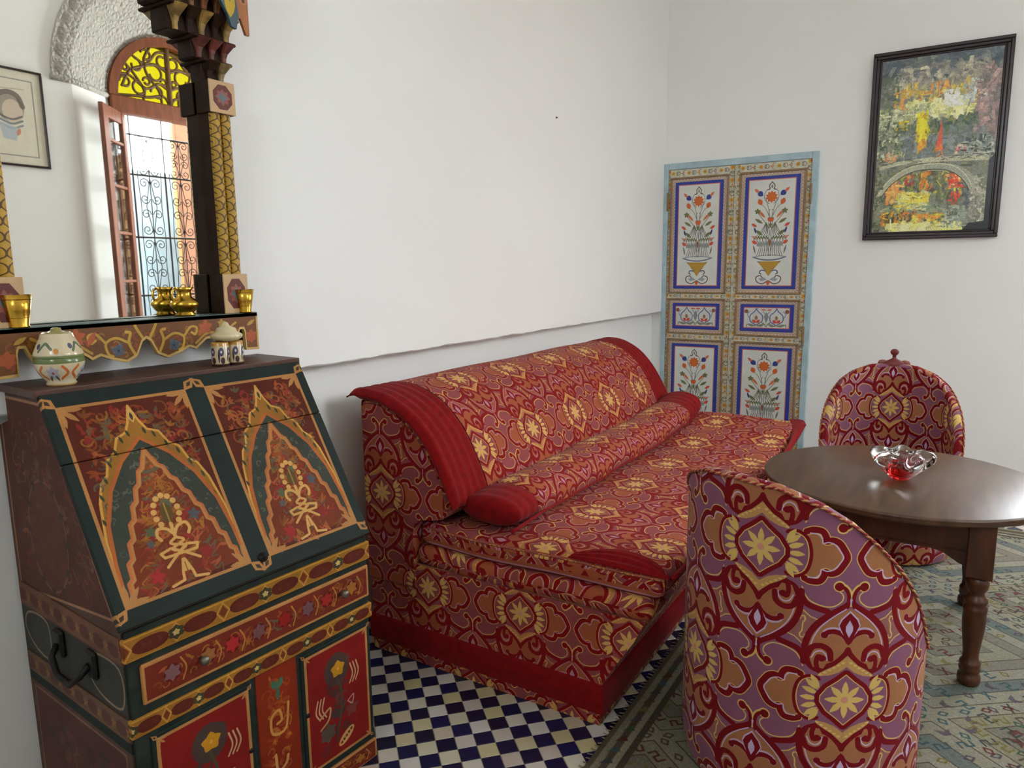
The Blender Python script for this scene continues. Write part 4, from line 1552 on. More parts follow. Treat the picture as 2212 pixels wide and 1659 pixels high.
def multi_tube(name, parts, mat, parent, seg=6, org=(0, 0, 0)):
    V, Fc = [], []
    for pts, r in parts:
        Pv = [Vector(p) for p in pts]
        prev = None
        b0 = len(V)
        for i, p in enumerate(Pv):
            a, b = Pv[max(0, i - 1)], Pv[min(len(Pv) - 1, i + 1)]
            t = (b - a).normalized()
            if prev is None:
                ref = Vector((1, 0, 0)) if abs(t.x) < .9 else Vector((0, 0, 1))
                nrm = t.cross(ref).normalized()
            else:
                nrm = (prev - t * prev.dot(t)).normalized()
            prev = nrm
            bn = t.cross(nrm)
            V += [tuple(p + nrm * math.cos(2 * PI * k / seg) * r + bn * math.sin(2 * PI * k / seg) * r) for k in range(seg)]
        for i in range(len(Pv) - 1):
            for k in range(seg):
                Fc.append([b0 + i * seg + k, b0 + i * seg + (k + 1) % seg, b0 + (i + 1) * seg + (k + 1) % seg, b0 + (i + 1) * seg + k])
    return mesh(name, V, Fc, mat, parent, smooth=True, org=org)


multi_tube('tracery', tr_parts, M['tracery'], win, org=org)
# iron grille outside the opening
gp = []
for z in (.25, .75, 1.295, 1.823, 2.375, 2.72):
    gp.append(([(FX + .17, WC - .56, z), (FX + .17, WC + .56, z)], .009))
for y in (-.31, 0, .31):
    gp.append(([(FX + .17, WC + y, 0), (FX + .17, WC + y, WZ)], .009))
zz = [.25, .75, 1.295, 1.823, 2.375, 2.72]
for z0, z1 in zip(zz[:-1], zz[1:]):
    h = z1 - z0
    for cy in (-.46, -.155, .155, .46):
        for s in (-1, 1):
            for q in range(4):
                pts = []
                zc = z0 + h * (q + .5) / 4
                dr_ = 1 if q % 2 else -1
                for i in range(17):
                    a = i * .55
                    rr = min(.048, h * .125) * (1 - i / 19)
                    pts.append((FX + .17, WC + cy + s * (.058 - rr * math.cos(a)), zc + dr_ * rr * math.sin(a)))
                gp.append((pts, .0042))
            gp.append(([(FX + .17, WC + cy + s * .112, z0), (FX + .17, WC + cy + s * .098, (z0 + z1) / 2), (FX + .17, WC + cy + s * .112, z1)], .004))
            gp.append(([(FX + .17, WC + cy, z0 + .02), (FX + .17, WC + cy + s * .05, (z0 + z1) / 2), (FX + .17, WC + cy, z1 - .02)], .004))
        gp.append(([(FX + .17, WC + cy, z0), (FX + .17, WC + cy, z1)], .005))
    # small collars where scrolls touch
gr_ = multi_tube('grille', gp, M['iron'], win, org=org)
# the two glazed leaves, both folded inwards
for s in (-1, 1):
    hx, hy = FX - .04, WC + s * .48
    ang = R(50) if s < 0 else R(35)
    dx, dy = -math.cos(R(90) - ang) * 1, s * math.cos(ang)
    dx, dy = -math.sin(R(40)), s * math.cos(R(40))
    LW = .46

    def leaf_box(nm, a0, a1, z0, z1, mat, th=.035, par=None, bev=.004):
        o = box(nm, a0, a1, -th / 2, th / 2, z0, z1, mat, par, bev=bev)
        return o
    lf = box('window_leaf', 0, .075, -.02, .02, .02, 2.84, M['cedar'], win, bev=.005)
    lf.location = (hx - org[0], hy - org[1], 0)
    lf.rotation_euler = (0, 0, math.atan2(dy, dx))
    leaf_box('stile', LW - .10, LW, .02, 2.84, M['cedar'], par=lf)
    for z in (.02, .62, 1.02, 1.42, 1.82, 2.2, 2.56, 2.74):
        leaf_box('glazing_bar', .07, LW - .09, z, z + (.10 if z in (.02, 2.74) else .025), M['cedar'], th=.028, par=lf)
    leaf_box('lower_panel', .07, LW - .09, .10, .63, M['cedar'], th=.015, par=lf)
    leaf_box('pane', .07, LW - .09, .64, 2.75, M['clear'], th=.004, par=lf, bev=0)

# exterior
M['ochre'] = flat('ochre_render', (128, 92, 52), (138, 100, 58), rough=.9, scale=4)
M['ochre2'] = flat('ochre_trim', (84, 50, 28), (92, 56, 32), rough=.9, scale=8)
M['paving'] = flat('courtyard_paving', (120, 114, 104), (134, 128, 116), rough=.8, scale=5)
ow = struct(box('wall_outside', 3.9, 4.0, 5.28, 8.6, -.1, 3.2, M['ochre'], bev=.01), 'ochre courtyard wall beyond the window')
box('pilaster', 3.86, 3.92, 5.27, 5.46, -.1, 3.25, M['ochre2'], ow, bev=.01)
M['added_facade'] = flat('blue_grey_render', (124, 142, 152), (136, 154, 164), rough=.9, scale=3)
struct(box('wall_outside', 4.7, 4.95, -6, 10, -.1, 2.75, M['added_facade'], bev=.01), 'courtyard wall added to block low sky behind the window grille in the mirror')  # added wall: blocks low sky light and dims the view behind the grille
struct(box('floor_outside', 2.5, 9, -4, 10, -.2, -.1, M['paving'], bev=0))

# painted cupboard doors in the back wall: door_1
dr = struct(thing('door_1', 'pair of painted cupboard doors with blue-edged flower vase panels in a pale blue frame', None, (-1.45, Y1, 0)))
org = (-1.45, Y1, 0)
box('door_frame', -2.0, -1.962, Y1 - .028, Y1 + .02, 0, 2.285, M['blue_paint'], dr, bev=.003, org=org)
box('door_frame', -.93, -.886, Y1 - .028, Y1 + .02, 0, 2.285, M['blue_paint'], dr, bev=.003, org=org)
box('door_frame', -1.962, -.93, Y1 - .028, Y1 + .02, 2.238, 2.285, M['blue_paint'], dr, bev=.003, org=org)
for (a, b, xi0, xi1) in ((-1.96, -1.463, -1.947, -1.498), (-1.46, -.932, -1.422, -.960)):
    lf = box('door_leaf', a, b, Y1 - .012, Y1 + .015, .01, 2.236, M['stile'], dr, bev=0, org=org)
    box('stile', a, xi0, Y1 - .022, Y1 - .010, .01, 2.236, M['stile'], lf, bev=.001, org=org, uvr=(a, a + .075, 0, 2.2)) if xi0 - a > .02 else box('stile', a, xi0, Y1 - .022, Y1 - .010, .01, 2.236, M['stile'], lf, bev=.001, org=org, uvr=(a - .03, a + .045, 0, 2.2))
    box('stile', xi1, b, Y1 - .022, Y1 - .010, .01, 2.236, M['stile'], lf, bev=.001, org=org, uvr=(xi1 - .015, xi1 + .06, 0, 2.2))
    for z0, z1 in ((2.178, 2.236), (1.262, 1.298), (.945, .985), (.01, .088)):
        box('rail', xi0, xi1, Y1 - .022, Y1 - .010, z0, z1, M['rail'], lf, bev=.001, org=org)
    for z0, z1, pm in ((1.298, 2.178, 'vase_panel'), (.985, 1.262, 'small_panel'), (.088, .945, 'vase_panel')):
        mo = .014
        # brown moulding, lace border, then the raised blue edged panel
        for (p0, p1, q0, q1) in ((xi0, xi1, z0, z0 + mo), (xi0, xi1, z1 - mo, z1)):
            box('moulding', p0, p1, Y1 - .030, Y1 - .010, q0, q1, M['moulding'], lf, bev=.003, org=org)
        for (p0, p1) in ((xi0, xi0 + mo), (xi1 - mo, xi1)):
            box('moulding', p0, p1, Y1 - .030, Y1 - .010, z0 + mo, z1 - mo, M['moulding'], lf, bev=.003, org=org)
        pb = box('panel_border', xi0 + mo, xi1 - mo, Y1 - .018, Y1 - .011, z0 + mo, z1 - mo, M['lace'], lf, bev=0, org=org, uvr=(xi0, xi0 + .4, z0 + mo, z0 + mo + .024))
        e = .041
        box('panel', xi0 + e, xi1 - e, Y1 - .024, Y1 - .016, z0 + e - .002, z1 - e + .004, M[pm], lf, bev=.002, org=org)
for x, z in ((-1.965, 2.0), (-.93, 2.0), (-.93, 1.0)):
    box('hinge', x - .008, x + .008, Y1 - .034, Y1 - .02, z - .07, z + .07, M['moulding'], dr, bev=.003, org=org)

# ================================================================== rug
rug = box('rug', RUG[0], RUG[1], RUG[2], RUG[3], 0.0005, .009, M['rug'], bev=.003, uvax=(0, 1), uvr=(-.86, -.86 + 3.0, 1.45, 1.45 + 3.3))
tag(rug, 'large cream woven rug with hooked diamond bands under table and chairs', 'rug')
fr = []
rn = random.Random(9)
for k in range(150):   # short knotted fringe on the near side of the border
    y = RUG[2] + .01 + k * (RUG[3] - RUG[2] - .02) / 149
    fr.append(([(RUG[0] + .004, y, .005), (RUG[0] - .012 - rn.random() * .008, y + rn.gauss(0, .004), .003)], .0022))
fo = multi_tube('fringe', fr, flat('fringe_wool', (150, 138, 108), (120, 108, 84), rough=.9), rug, seg=4)
fo['kind'] = 'stuff'

# ================================================================== writing desk
rot = -.075
DW = .713
u_ = Vector((math.sin(rot), -math.cos(rot), 0))
dorg = Vector((-1.452, 1.497, 0)) + u_ * DW
desk = thing('writing_desk', 'painted slant-front writing desk with twin pointed arches on its slope', 'desk', dorg, R(90) + rot)
ZB, ZT, DT, DD = .72, 1.235, .29, .555
sl = math.hypot(DT, ZT - ZB)
prism('carcass', [(.004, .0), (.004, ZB), (DT, ZT - .02), (.49, ZT - .02), (.49, 1.14), (DD, 1.12), (DD, 0)], 0, 0, DW, [M['side']], desk, uvs=(0, .56, 0, 1.24))
M['carc_front'] = M['desk_dark']
# dark green front field in front of the painted sides
box('front_frame', 0.004, DW - .004, -.004, .01, .0, ZB - .002, M['desk_dark'], desk, bev=.001)
box('top_board', -.012, DW + .012, DT - .012, .494, ZT - .02, ZT, M['desk_brown'], desk, bev=.003, seg=2)


def slope_plank(z0, z1, nm='slope_plank'):
    th = .016
    bm_v = []
    e = Vector((0, DT, ZT - .02 - ZB)).normalized()
    n = Vector((0, -e.z, e.y))
    b0 = Vector((0, 0, ZB))
    L = math.hypot(DT, ZT - .02 - ZB)
    o = box(nm, -.006, DW + .006, z0 * L, z1 * L, 0, th, M['slope'], desk, bev=.0016, uvax=(0, 1), uvr=(0, DW, 0, L))
    # local frame: x along width, y up the slope, z outward
    m = Matrix((Vector((1, 0, 0)), e, n)).transposed().to_4x4()
    m.translation = b0 + n * .002
    o.matrix_local = m
    return o


slope_plank(.002, .693)
slope_plank(.6965, 1.0)
e_ = Vector((0, DT, ZT - .02 - ZB)).normalized()
n_ = Vector((0, -e_.z, e_.y))
lk = lathe('lock', [(0, .0), (.013, 0), (.013, .003), (.006, .004), (.005, .012), (0, .013)], M['iron'], desk, seg=12)
lk.location = Vector((.369, 0, ZB)) + e_ * .045 + n_ * .018
lk.rotation_euler = n_.to_track_quat('Z', 'Y').to_euler()
box('inlay_band', -.003, DW + .003, -.012, .004, .650, .704, M['band_a'], desk, bev=.002)
dw_ = box('drawer', .030, DW - .004, -.010, .004, .534, .631, M['drawer'], desk, bev=.002)
for kx in (.172, .605):
    k = lathe('knob', [(0, .024), (.009, .023), (.012, .016), (.007, .006), (.006, 0), (0, 0)], flat('knob_metal', (120, 112, 96), (90, 82, 70), rough=.4, metal=.6), dw_, seg=14)
    k.rotation_euler = (R(90), 0, 0)
    k.location = (kx, -.010, .583)
box('inlay_band', -.003, DW + .003, -.012, .004, .466, .510, M['band_b'], desk, bev=.002)
for a, b, mk, nm in ((.038, .300, 'door_l', 'door'), (.452, .704, 'door_r', 'door')):
    d = box(nm, a, b, -.009, .004, .075, .452, M[mk], desk, bev=.002)
    e2 = lathe('escutcheon', [(0, .003), (.006, .003), (.007, 0)], M['iron'], d, seg=10)
    e2.rotation_euler = (R(90), 0, 0)
    e2.location = (b - .014 if a < .2 else a + .014, -.009, .27)
box('centre_panel', .312, .440, -.007, .004, .06, .465, M['centre'], desk, bev=.002)
box('base_rail', .0, DW, -.012, .004, .0, .062, M['drawer'], desk, bev=.003)
for s, nm in ((-.002, 'a'), (DW + .002, 'b')):
    for z0, z1, mk in ((.645, .705, 'band_a'), (.455, .51, 'band_b')):
        sb = box('side_band', s - .002, s + .002, .004, DD - .01, z0, z1, M['side'], desk, bev=.001, uvax=(1, 2), uvr=(0, .56, 0, 1.24))
# iron lifting handle on the left side
hd = thing('handle', None, None)
bpy.data.objects.remove(hd)
hd = tube('handle', [(-.012, .15, .60), (-.03, .16, .575), (-.036, .20, .545), (-.036, .27, .545), (-.03, .31, .575), (-.012, .32, .60)], .008, M['iron'], desk, seg=8)
for y in (.15, .32):
    mp = box('handle_mount', -.012, .002, y - .024, y + .024, .565, .635, M['iron'], hd, bev=.006)

# things on the desk
jar = thing('ceramic_jar', 'cream lidded ceramic jar with green band on the left of the desk top', 'jar', (-1.832, .880, ZT))
lathe('body', [(0, .0), (.030, 0), (.033, .004), (.030, .010), (.040, .022), (.050, .040), (.054, .056), (.053, .066), (.050, .070), (.046, .070), (.0, .070)], M['jar'], jar, seg=36, vr=(0, .52))
lathe('lid', [(.052, .069), (.0535, .074), (.052, .080), (.045, .098), (.037, .114), (.034, .124), (.028, .128), (.020, .128), (.012, .131), (.010, .137), (0, .139)], M['jar'], jar, seg=36, label='domed lid with green knob', vr=(.5, .99))
ink = thing('inkwell', 'small ceramic double inkwell with shallow lid on the right of the desk top', 'inkwell', (-1.785, 1.315, ZT))
ink.scale = (1, 1, 1.3)
for dy in (-.024, .024):
    o = lathe('pot', [(0, 0), (.024, 0), (.025, .004), (.024, .050), (.022, .053), (.017, .053), (.017, .045), (0, .045)], M['inkpot'], ink, seg=24)
    o.location = (0, dy, 0)
lathe('lid', [(0, .054), (.030, .054), (.042, .060), (.045, .066), (.040, .070), (.030, .074), (.026, .082), (.012, .086), (.006, .094), (0, .096)], M['cream'], ink, seg=28)

# ================================================================== mirror
YM = 1.14
GLX = .025     # glass face, depth in front of the wall
mir = thing('mirror', 'carved and painted wall mirror with yellow twin columns above the desk', 'mirror', (X0, YM, 1.374), R(90))
# local: x = world y - YM, y = -(world x - X0), z = world z - 1.374


def mbox(name, ya, yb, d0, d1, z0, z1, mat, par=mir, **k):
    return box(name, ya - YM, yb - YM, -d1, -d0, z0 - 1.374, z1 - 1.374, mat, par, **k)


M['mirror'] = bpy.data.materials.new('mirror_glass')
M['mirror'].use_nodes = True
_b = M['mirror'].node_tree.nodes['Principled BSDF']
_b.inputs['Metallic'].default_value = 1
_b.inputs['Roughness'].default_value = .012
_b.inputs['Base Color'].default_value = (.97, .965, .90, 1)
mbox('backing_board', .77, 1.51, 0.001, .018, 1.37, 2.62, M['dark_wood'])
mbox('glass', .80, 1.44, .018, GLX, 1.376, 2.50, M['mirror'], bev=0)
sh = mbox('shelf', .770, 1.514, .002, .108, 1.360, 1.374, M['chevron'], bev=.002, uvax=(0, 1))
pol = [(a, b) for a, b in APR]
full = pol + []
full = [(-a, b) for a, b in pol[::-1]] + pol[1:]
ap = prism('apron', [(-.372, -.002)] + full + [(.372, -.002)], 1, -.108, -.094, M['apron'], mir, uvs=(-.372, .372, -.130, 0))
for s in (-.365, .365):
    box('end_bracket', s - .006, s + .006, -.094, -.004, -.115, -.014, M['dark_wood'], mir, bev=.002)
for side, (ya, yb) in enumerate(((.772, .846), (1.410, 1.486))):
    inn = yb if side == 0 else ya
    s = -1 if side == 0 else 1
    # dark post behind the colonnettes
    mbox('post', ya + .002, yb - .002, GLX - .004, .078, 1.374, 2.06, M['dark_wood'], bev=.002)
    for k in (0, 1):
        cy = ya + .019 + k * .036
        P, U = [], []
        for i in range(13):
            a = PI * i / 12
            P.append([(cy - YM - .0175 * math.cos(a), -.076 - .017 * math.sin(a), z - 1.374) for z in (1.494, 1.60, 1.70, 1.80, 1.90, 1.966)])
            U.append([(i / 12 * .5 + .5 * k, (z - 1.494) / .48) for z in (1.494, 1.60, 1.70, 1.80, 1.90, 1.966)])
        grid('colonnette', P, M['columns'], mir, U, smooth=True)
    for z0, z1 in ((1.374, 1.494), (1.966, 2.058)):
        mbox('medallion_block', ya - .005, yb + .005, .030, .094, z0, z1, M['dark_wood'], bev=.002)
        mbox('medallion', ya - .006, yb + .006, .0935, .099, z0, z1, M['medal'], bev=.0015)
# stalactite corbels (muqarnas): tiers of flaring niches stepping inwards and forwards
TIER = [(2.058, 2.118, (176, 150, 92)), (2.118, 2.176, (126, 62, 48)), (2.176, 2.245, (186, 148, 76)), (2.245, 2.31, (150, 92, 50))]


def niche(cx, z0, z1, w, d0, d1, c, par):
    """a flaring bracket: narrow stem below, fanning to a wide top"""
    st = [(0, .36, .0), (.3, .40, .05), (.55, .55, .2), (.8, .85, .62), (1, 1.05, 1)]
    P = []
    for t, wf, df in st:
        hw = w * .5 * wf
        d = d0 + (d1 - d0) * df
        z = z0 + (z1 - z0) * t - 1.374
        P.append([(cx - YM - hw, -.02, z), (cx - YM - hw, -d + .004, z), (cx - YM - hw * .7, -d, z), (cx - YM + hw * .7, -d, z), (cx - YM + hw, -d + .004, z), (cx - YM + hw, -.02, z)])
    return grid('corbel', P, c, par, smooth=False, cv=True, caps=True)


cm = {}
for side in (0, 1):
    for ti, (z0, z1, c) in enumerate(TIER):
        if ti not in cm:
            cm[ti] = flat('corbel_paint', c, tuple(v * .6 for v in c), rough=.55, scale=30, bump=.3)
        nn = (2, 3, 5, 6)[ti]
        wd = .042
        start = 1.492 + .010 * ti if side == 1 else .766 - .010 * ti
        for k in range(nn):
            cx = start - wd * (k + .3) if side == 1 else start + wd * (k + .3)
            niche(cx, z0 + .002, z1 - .004, wd * .92, (.060 + .006 * ti), (.090 + .009 * ti), cm[ti] if k % 2 == 0 or ti % 2 else M['dark_wood'], mir)
        a, b = (start - wd * (nn + .1), start + .012) if side == 1 else (start - .012, start + wd * (nn + .1))
        mbox('corbel_shelf', a, b, .02, .084 + .009 * ti, z1 - .008, z1 + .001, M['dark_wood'], bev=.003)
        mbox('corbel_back', a + .012, b - .012, .02, .052 + .006 * ti, z0, z1, M['dark_wood'], bev=.003)
    c0 = 1.535 if side == 1 else .728
    s = -1 if side == 1 else 1
    pp = [(c0, 2.20), (c0 + s * .012, 2.20), (c0 + s * .022, 2.225), (c0 + s * .030, 2.243), (c0 + s * .038, 2.236), (c0 + s * .045, 2.208), (c0 + s * .062, 2.212), (c0 + s * .072, 2.24), (c0 + s * .094, 2.275), (c0 + s * .10, 2.34), (c0, 2.34)]
    prism('corner_plate', [(a - YM, b - 1.374) for a, b in pp], 1, -.130, -.120, M['plate'], mir)
mbox('cornice', .745, 1.515, .0, .165, 2.335, 2.37, M['dark_wood'], bev=.006)
mbox('cornice', .735, 1.525, .0, .185, 2.37, 2.44, M['band_a'], bev=.006)
mbox('cornice', .745, 1.515, .0, .17, 2.44, 2.62, M['dark_wood'], bev=.01)

# brass on the mirror shelf
jug = thing('brass_jug', 'small polished brass jug standing in front of the mirror glass', 'jug', (-1.928, 1.287, 1.3745))
lathe('body', [(0, 0), (.026, 0), (.030, .004), (.024, .010), (.030, .016), (.040, .030), (.041, .036), (.034, .046), (.022, .054), (.019, .064), (.020, .074), (.028, .083), (.026, .083), (.018, .075), (0, .06)], M['brass'], jug, seg=32)
tube('handle', [(0, -.026, .080), (0, -.036, .074), (0, -.038, .058), (0, -.034, .046), (0, -.030, .040)], .0035, M['brass'], jug, seg=8)
for nm, y, lb, hh, rr in (('left', .832, 'engraved brass beaker in front of the left mirror column', .078, .033), ('right', 1.474, 'engraved brass beaker in front of the right mirror column', .072, .030)):
    bk = thing('brass_beaker', lb, 'beaker', (-1.922 if nm == 'left' else -1.930, y, 1.3745), 0, 'brass beakers on the mirror shelf')
    bk.location.x = -1.90 + (0 if nm == 'left' else .0)
    lathe('cup', [(0, 0), (rr * .66, 0), (rr * .68, .003), (rr * .64, .006), (rr * .80, hh * .5), (rr, hh), (rr * .95, hh), (rr * .76, hh * .5), (rr * .6, .01), (0, .009)], M['brass'], bk, seg=28)
    for z, q in ((hh * .3, .74), (hh * .86, .95)):
        tube('rim_band', [(rr * q * math.cos(a), rr * q * math.sin(a), z) for a in np.linspace(0, 2 * PI, 25)[:-1]], .0009, M['brass'], bk, seg=6, closed=True)

# portrait on the window wall (seen only in the mirror)
PX_ = WX
pt = thing('portrait_picture', 'black framed portrait drawing on the opposite wall, reflected at the left of the mirror', 'picture', (WX, 2.71, 2.63), R(-90))
pw, ph = .235, .345
for a, b, c, d in ((-pw, pw, ph - .016, ph), (-pw, pw, -ph, -ph + .016), (-pw, -pw + .016, -ph + .016, ph - .016), (pw - .016, pw, -ph + .016, ph - .016)):
    box('frame', a, b, -.022, -.001, c, d, M['frame_black'], pt, bev=.003)
box('drawing', -pw + .014, pw - .014, -.010, -.002, -ph + .014, ph - .014, M['portrait'], pt, bev=0)

# oil painting on the back wall
op = thing('oil_painting', 'abstract oil painting of a bridge in a dark frame on the back wall', 'painting', (-.2, Y1, 2.262))


def oq(x0, x1, z0, z1, nm, d, e):
    return box(nm, x0 + .2, x1 + .2, -d, -e, z0 - 2.262, z1 - 2.262, M['frame_black'], op, bev=.006, seg=2)


fx0, fx1, fz0, fz1 = -.585, .180, 1.668, 2.862
for w0, w1, d in ((0, .022, .036), (.018, .040, .026), (.038, .052, .018)):
    oq(fx0 + w0, fx1 - w0, fz1 - w1, fz1 - w0, 'frame_moulding', d, .001)
    oq(fx0 + w0, fx1 - w0, fz0 + w0, fz0 + w1, 'frame_moulding', d, .001)
    oq(fx0 + w0, fx0 + w1, fz0 + w1, fz1 - w1, 'frame_moulding', d, .001)
    oq(fx1 - w1, fx1 - w0, fz0 + w1, fz1 - w1, 'frame_moulding', d, .001)
box('canvas', fx0 + .04 + .2, fx1 - .04 + .2, -.012, -.002, fz0 + .04 - 2.262, fz1 - .04 - 2.262, M['painting'], op, bev=0)

# ================================================================== sofa
SO = (-1.4, 3.1, 0)
sofa = thing('sofa', 'long red and gold damask sofa with plain red cushion ends against the left wall', 'sofa', SO)
SF, RC = M['sofa_fabric'], M['red_cloth']
SU, SV = .405, .69


def catpath(pts, n=4, closed=False):
    return [tuple(p) for p in spline(pts, closed, n)]


def extrude_y(name, prof, ys, mat, closed=True, vfun=None, disp=None, caps=True, parent=sofa, uoff=0, label=None, flip=False):
    """prof: list of (x,z); ys: list of (y, scale) where scale shrinks about the profile centre"""
    cx = sum(p[0] for p in prof) / len(prof)
    cz = sum(p[1] for p in prof) / len(prof)
    acc = [0]
    for a, b in zip(prof[:-1], prof[1:]):
        acc.append(acc[-1] + math.hypot(b[0] - a[0], b[1] - a[1]))
    P, U = [], []
    for y, s in ys:
        row, ur = [], []
        for k, (x, z) in enumerate(prof):
            X, Z = cx + (x - cx) * s, cz + (z - cz) * s
            if disp:
                X, Y_, Z = disp(X, y, Z, k, acc[k])
            else:
                Y_ = y
            row.append((X, Y_, Z))
            v = vfun(x, z, acc[k]) if vfun else acc[k] / SV
            ur.append(((Y_ - 2.22) / SU + uoff, v))
        P.append(row)
        U.append(ur)
    return grid(name, P, mat, parent, U, cv=closed, caps=caps, org=SO, label=label, flip=flip)


def rounded_ys(y0, y1, r, n=40, k=5):
    out = []
    for i in range(k + 1):
        a = PI / 2 * i / k
        out.append((y0 + r * (1 - math.sin(a)) if False else y0 + r * (1 - math.cos(a)), None))
    return out


def rr_prof(x0, x1, z0, z1, r, n=4):
    """rounded rectangle profile in x,z, starting at back top going to the front"""
    out = []
    for cx, cz, a0 in ((x0 + r, z1 - r, PI), (x1 - r, z1 - r, PI / 2), (x1 - r, z0 + r, 0), (x0 + r, z0 + r, -PI / 2)):
        for i in range(n + 1):
            a = a0 - PI / 2 * i / n
            out.append((cx + r * math.cos(a), cz + r * math.sin(a)))
    return out


def dens(prof, mx=.05):
    out = []
    for a, b in zip(prof, prof[1:] + prof[:1]):
        n = max(1, int(math.hypot(b[0] - a[0], b[1] - a[1]) / mx))
        for i in range(n):
            t = i / n
            out.append((a[0] + (b[0] - a[0]) * t, a[1] + (b[1] - a[1]) * t))
    return out


def end_cap(name, poly, y, mat, parent, uo=.1, bulge=0.0, s=-1):
    """flat fabric side with its own uv so the damask reads upright on the end"""
    V = [(x, y, z) for x, z in poly]
    U = [((x + 1.17) / SU + uo, (z - .32) / SV + .0) for x, z in poly]
    f = list(range(len(poly)))
    return mesh(name, V, [f if s < 0 else f[::-1]], mat, parent, U, org=SO)


SY0, SY1 = 1.985, 4.20
# base: flared front
base = [(-1.90, .40), (-.755, .405), (-.79, .33), (-.86, .22), (-.898, .15), (-.905, .0), (-1.90, .0)]


def vb(x, z, a):
    return .5 - (z - .30) / SV


bd = dens(base)
nys = 30
o = extrude_y('base', bd, [(SY0 + (SY1 - SY0) * i / nys, 1) for i in range(nys + 1)], SF, vfun=lambda x, z, a: (z - .32) / SV, caps=False)
end_cap('base_end', base, SY0, SF, sofa, s=1)
end_cap('base_end', base, SY1, SF, sofa, s=-1)
# red band round the foot
bz0, bz1 = .048, .145


def band_path(off):
    return [(-1.905 - off * 0, SY0 - off), (-.898 + off, SY0 - off), (-.898 + off, SY1 + off), (-1.905, SY1 + off)]


P = []
U = []
for (x, y), (dx, dy) in zip(band_path(0), ((0, -1), (1, -1), (1, 1), (0, 1))):
    row = []
    for z, off in ((bz0 - .004, .0), (bz0, .010), (.08, .014), (.12, .014), (bz1, .010), (bz1 + .004, .0)):
        fl = .0 if z < .12 else .0
        row.append((x + dx * off, y + dy * off, z))
    P.append(row)
grid('red_band', P, RC, sofa, org=SO, smooth=False)
# back frame (its padded end shows below the quilt)
bf = [(-1.905, .30), (-1.91, .95), (-1.905, .998), (-1.875, 1.012), (-1.80, 1.003), (-1.695, .952), (-1.612, .870), (-1.552, .775), (-1.515, .68), (-1.54, .60), (-1.66, .565), (-1.67, .40), (-1.67, .30)]
bfs = catpath(bf[:1] + bf[1:], 3)
extrude_y('back_frame', dens(bfs, .06), [(SY0 + .004, .97), (SY0 - .004, .985), (SY0 - .008, .96)][:0] + [(SY0 - .010, .975), (SY0 - .002, 1)] + [(SY0 + (SY1 - SY0) * i / 24, 1) for i in range(1, 24)] + [(SY1 + .002, 1), (SY1 + .01, .975)], SF, caps=False)
end_cap('back_end', [( -1.752 + (x + 1.752) * .975, .65 + (z - .65) * .975) for x, z in bfs], SY0 - .010, SF, sofa, s=1)
end_cap('back_end', [( -1.752 + (x + 1.752) * .975, .65 + (z - .65) * .975) for x, z in bfs], SY1 + .010, SF, sofa, s=-1)
# lower mattress
ARM = 3.50


def arm_z(y):
    near = max(0, (2.3 - y) / .3)
    far = max(0, (y - ARM) / (4.2 - ARM))
    return -.004 * near ** 2 + .075 * far ** 1.25


rn = random.Random(2)
ph1 = [rn.uniform(0, 6.28) for _ in range(6)]


def wob(y, x):
    return .004 * math.sin(y * 9 + ph1[0] + x * 5) + .003 * math.sin(y * 17 + ph1[1] - x * 11)


lm = dens(rr_prof(-1.67, -.735, .398, .478, .032, 5), .06)


def seat_ys(y0, y1, r):
    l = []
    for i in range(6):
        a = PI / 2 * i / 5
        l.append((y0 + r * (1 - math.sin(a)), 'e', r * (1 - math.cos(a))))
    return l


def cushion(name, prof, y0, y1, r, mat, vfun, arm=1.0, amp=1.0, par=sofa, dx=0):
    cx = sum(p[0] for p in prof) / len(prof)
    cz = (max(p[1] for p in prof) + min(p[1] for p in prof)) / 2
    hx = (max(p[0] for p in prof) - min(p[0] for p in prof)) / 2
    hz = (max(p[1] for p in prof) - min(p[1] for p in prof)) / 2
    ys = []
    K = 6
    for i in range(K):
        a = PI / 2 * i / K
        ys.append((y0 + r * (1 - math.sin(a)), r * (1 - math.cos(a) * 0) * (1 - math.sin(a)) if False else r * math.cos(a)))
    # y0 + r(1-sin a): a=0 -> y0+r?  reorder so the first ring is the outermost
    ys = [(y0 + r * (1 - math.cos(PI / 2 * i / K)), r * (1 - math.sin(PI / 2 * i / K))) for i in range(K)]
    m = 44
    ys += [(y0 + r + (y1 - y0 - 2 * r) * i / m, 0) for i in range(m + 1)]
    ys += [(y1 - r * (1 - math.cos(PI / 2 * i / K)), r * (1 - math.sin(PI / 2 * i / K))) for i in range(K - 1, -1, -1)]
    P, U = [], []
    acc = [0]
    for a, b in zip(prof[:-1], prof[1:]):
        acc.append(acc[-1] + math.hypot(b[0] - a[0], b[1] - a[1]))
    for y, ins in ys:
        sx, sz = (hx - ins) / hx, (hz - ins) / hz
        row, ur = [], []
        for k, (x, z) in enumerate(prof):
            X, Z = cx + (x - cx) * sx, cz + (z - cz) * sz
            Z += arm_z(y) * arm + amp * wob(y, x)
            X += dx + amp * .5 * wob(y + 3, x)
            row.append((X, y, Z))
            ur.append(((y - 2.22) / SU, vfun(x, z, acc[k])))
        P.append(row)
        U.append(ur)
    o = grid(name, P, mat, par, U, cv=True, caps=False, org=SO)
    # fabric ends
    for row, s in ((P[0], 1), (P[-1], -1)):
        V = row
        Uc = [((p[0] + 1.17) / SU, (p[2] - .32) / SV) for p in V]
        f = list(range(len(V)))
        mesh(name + '_end', V, [f if s > 0 else f[::-1]], mat, o, Uc, org=SO)
    return o


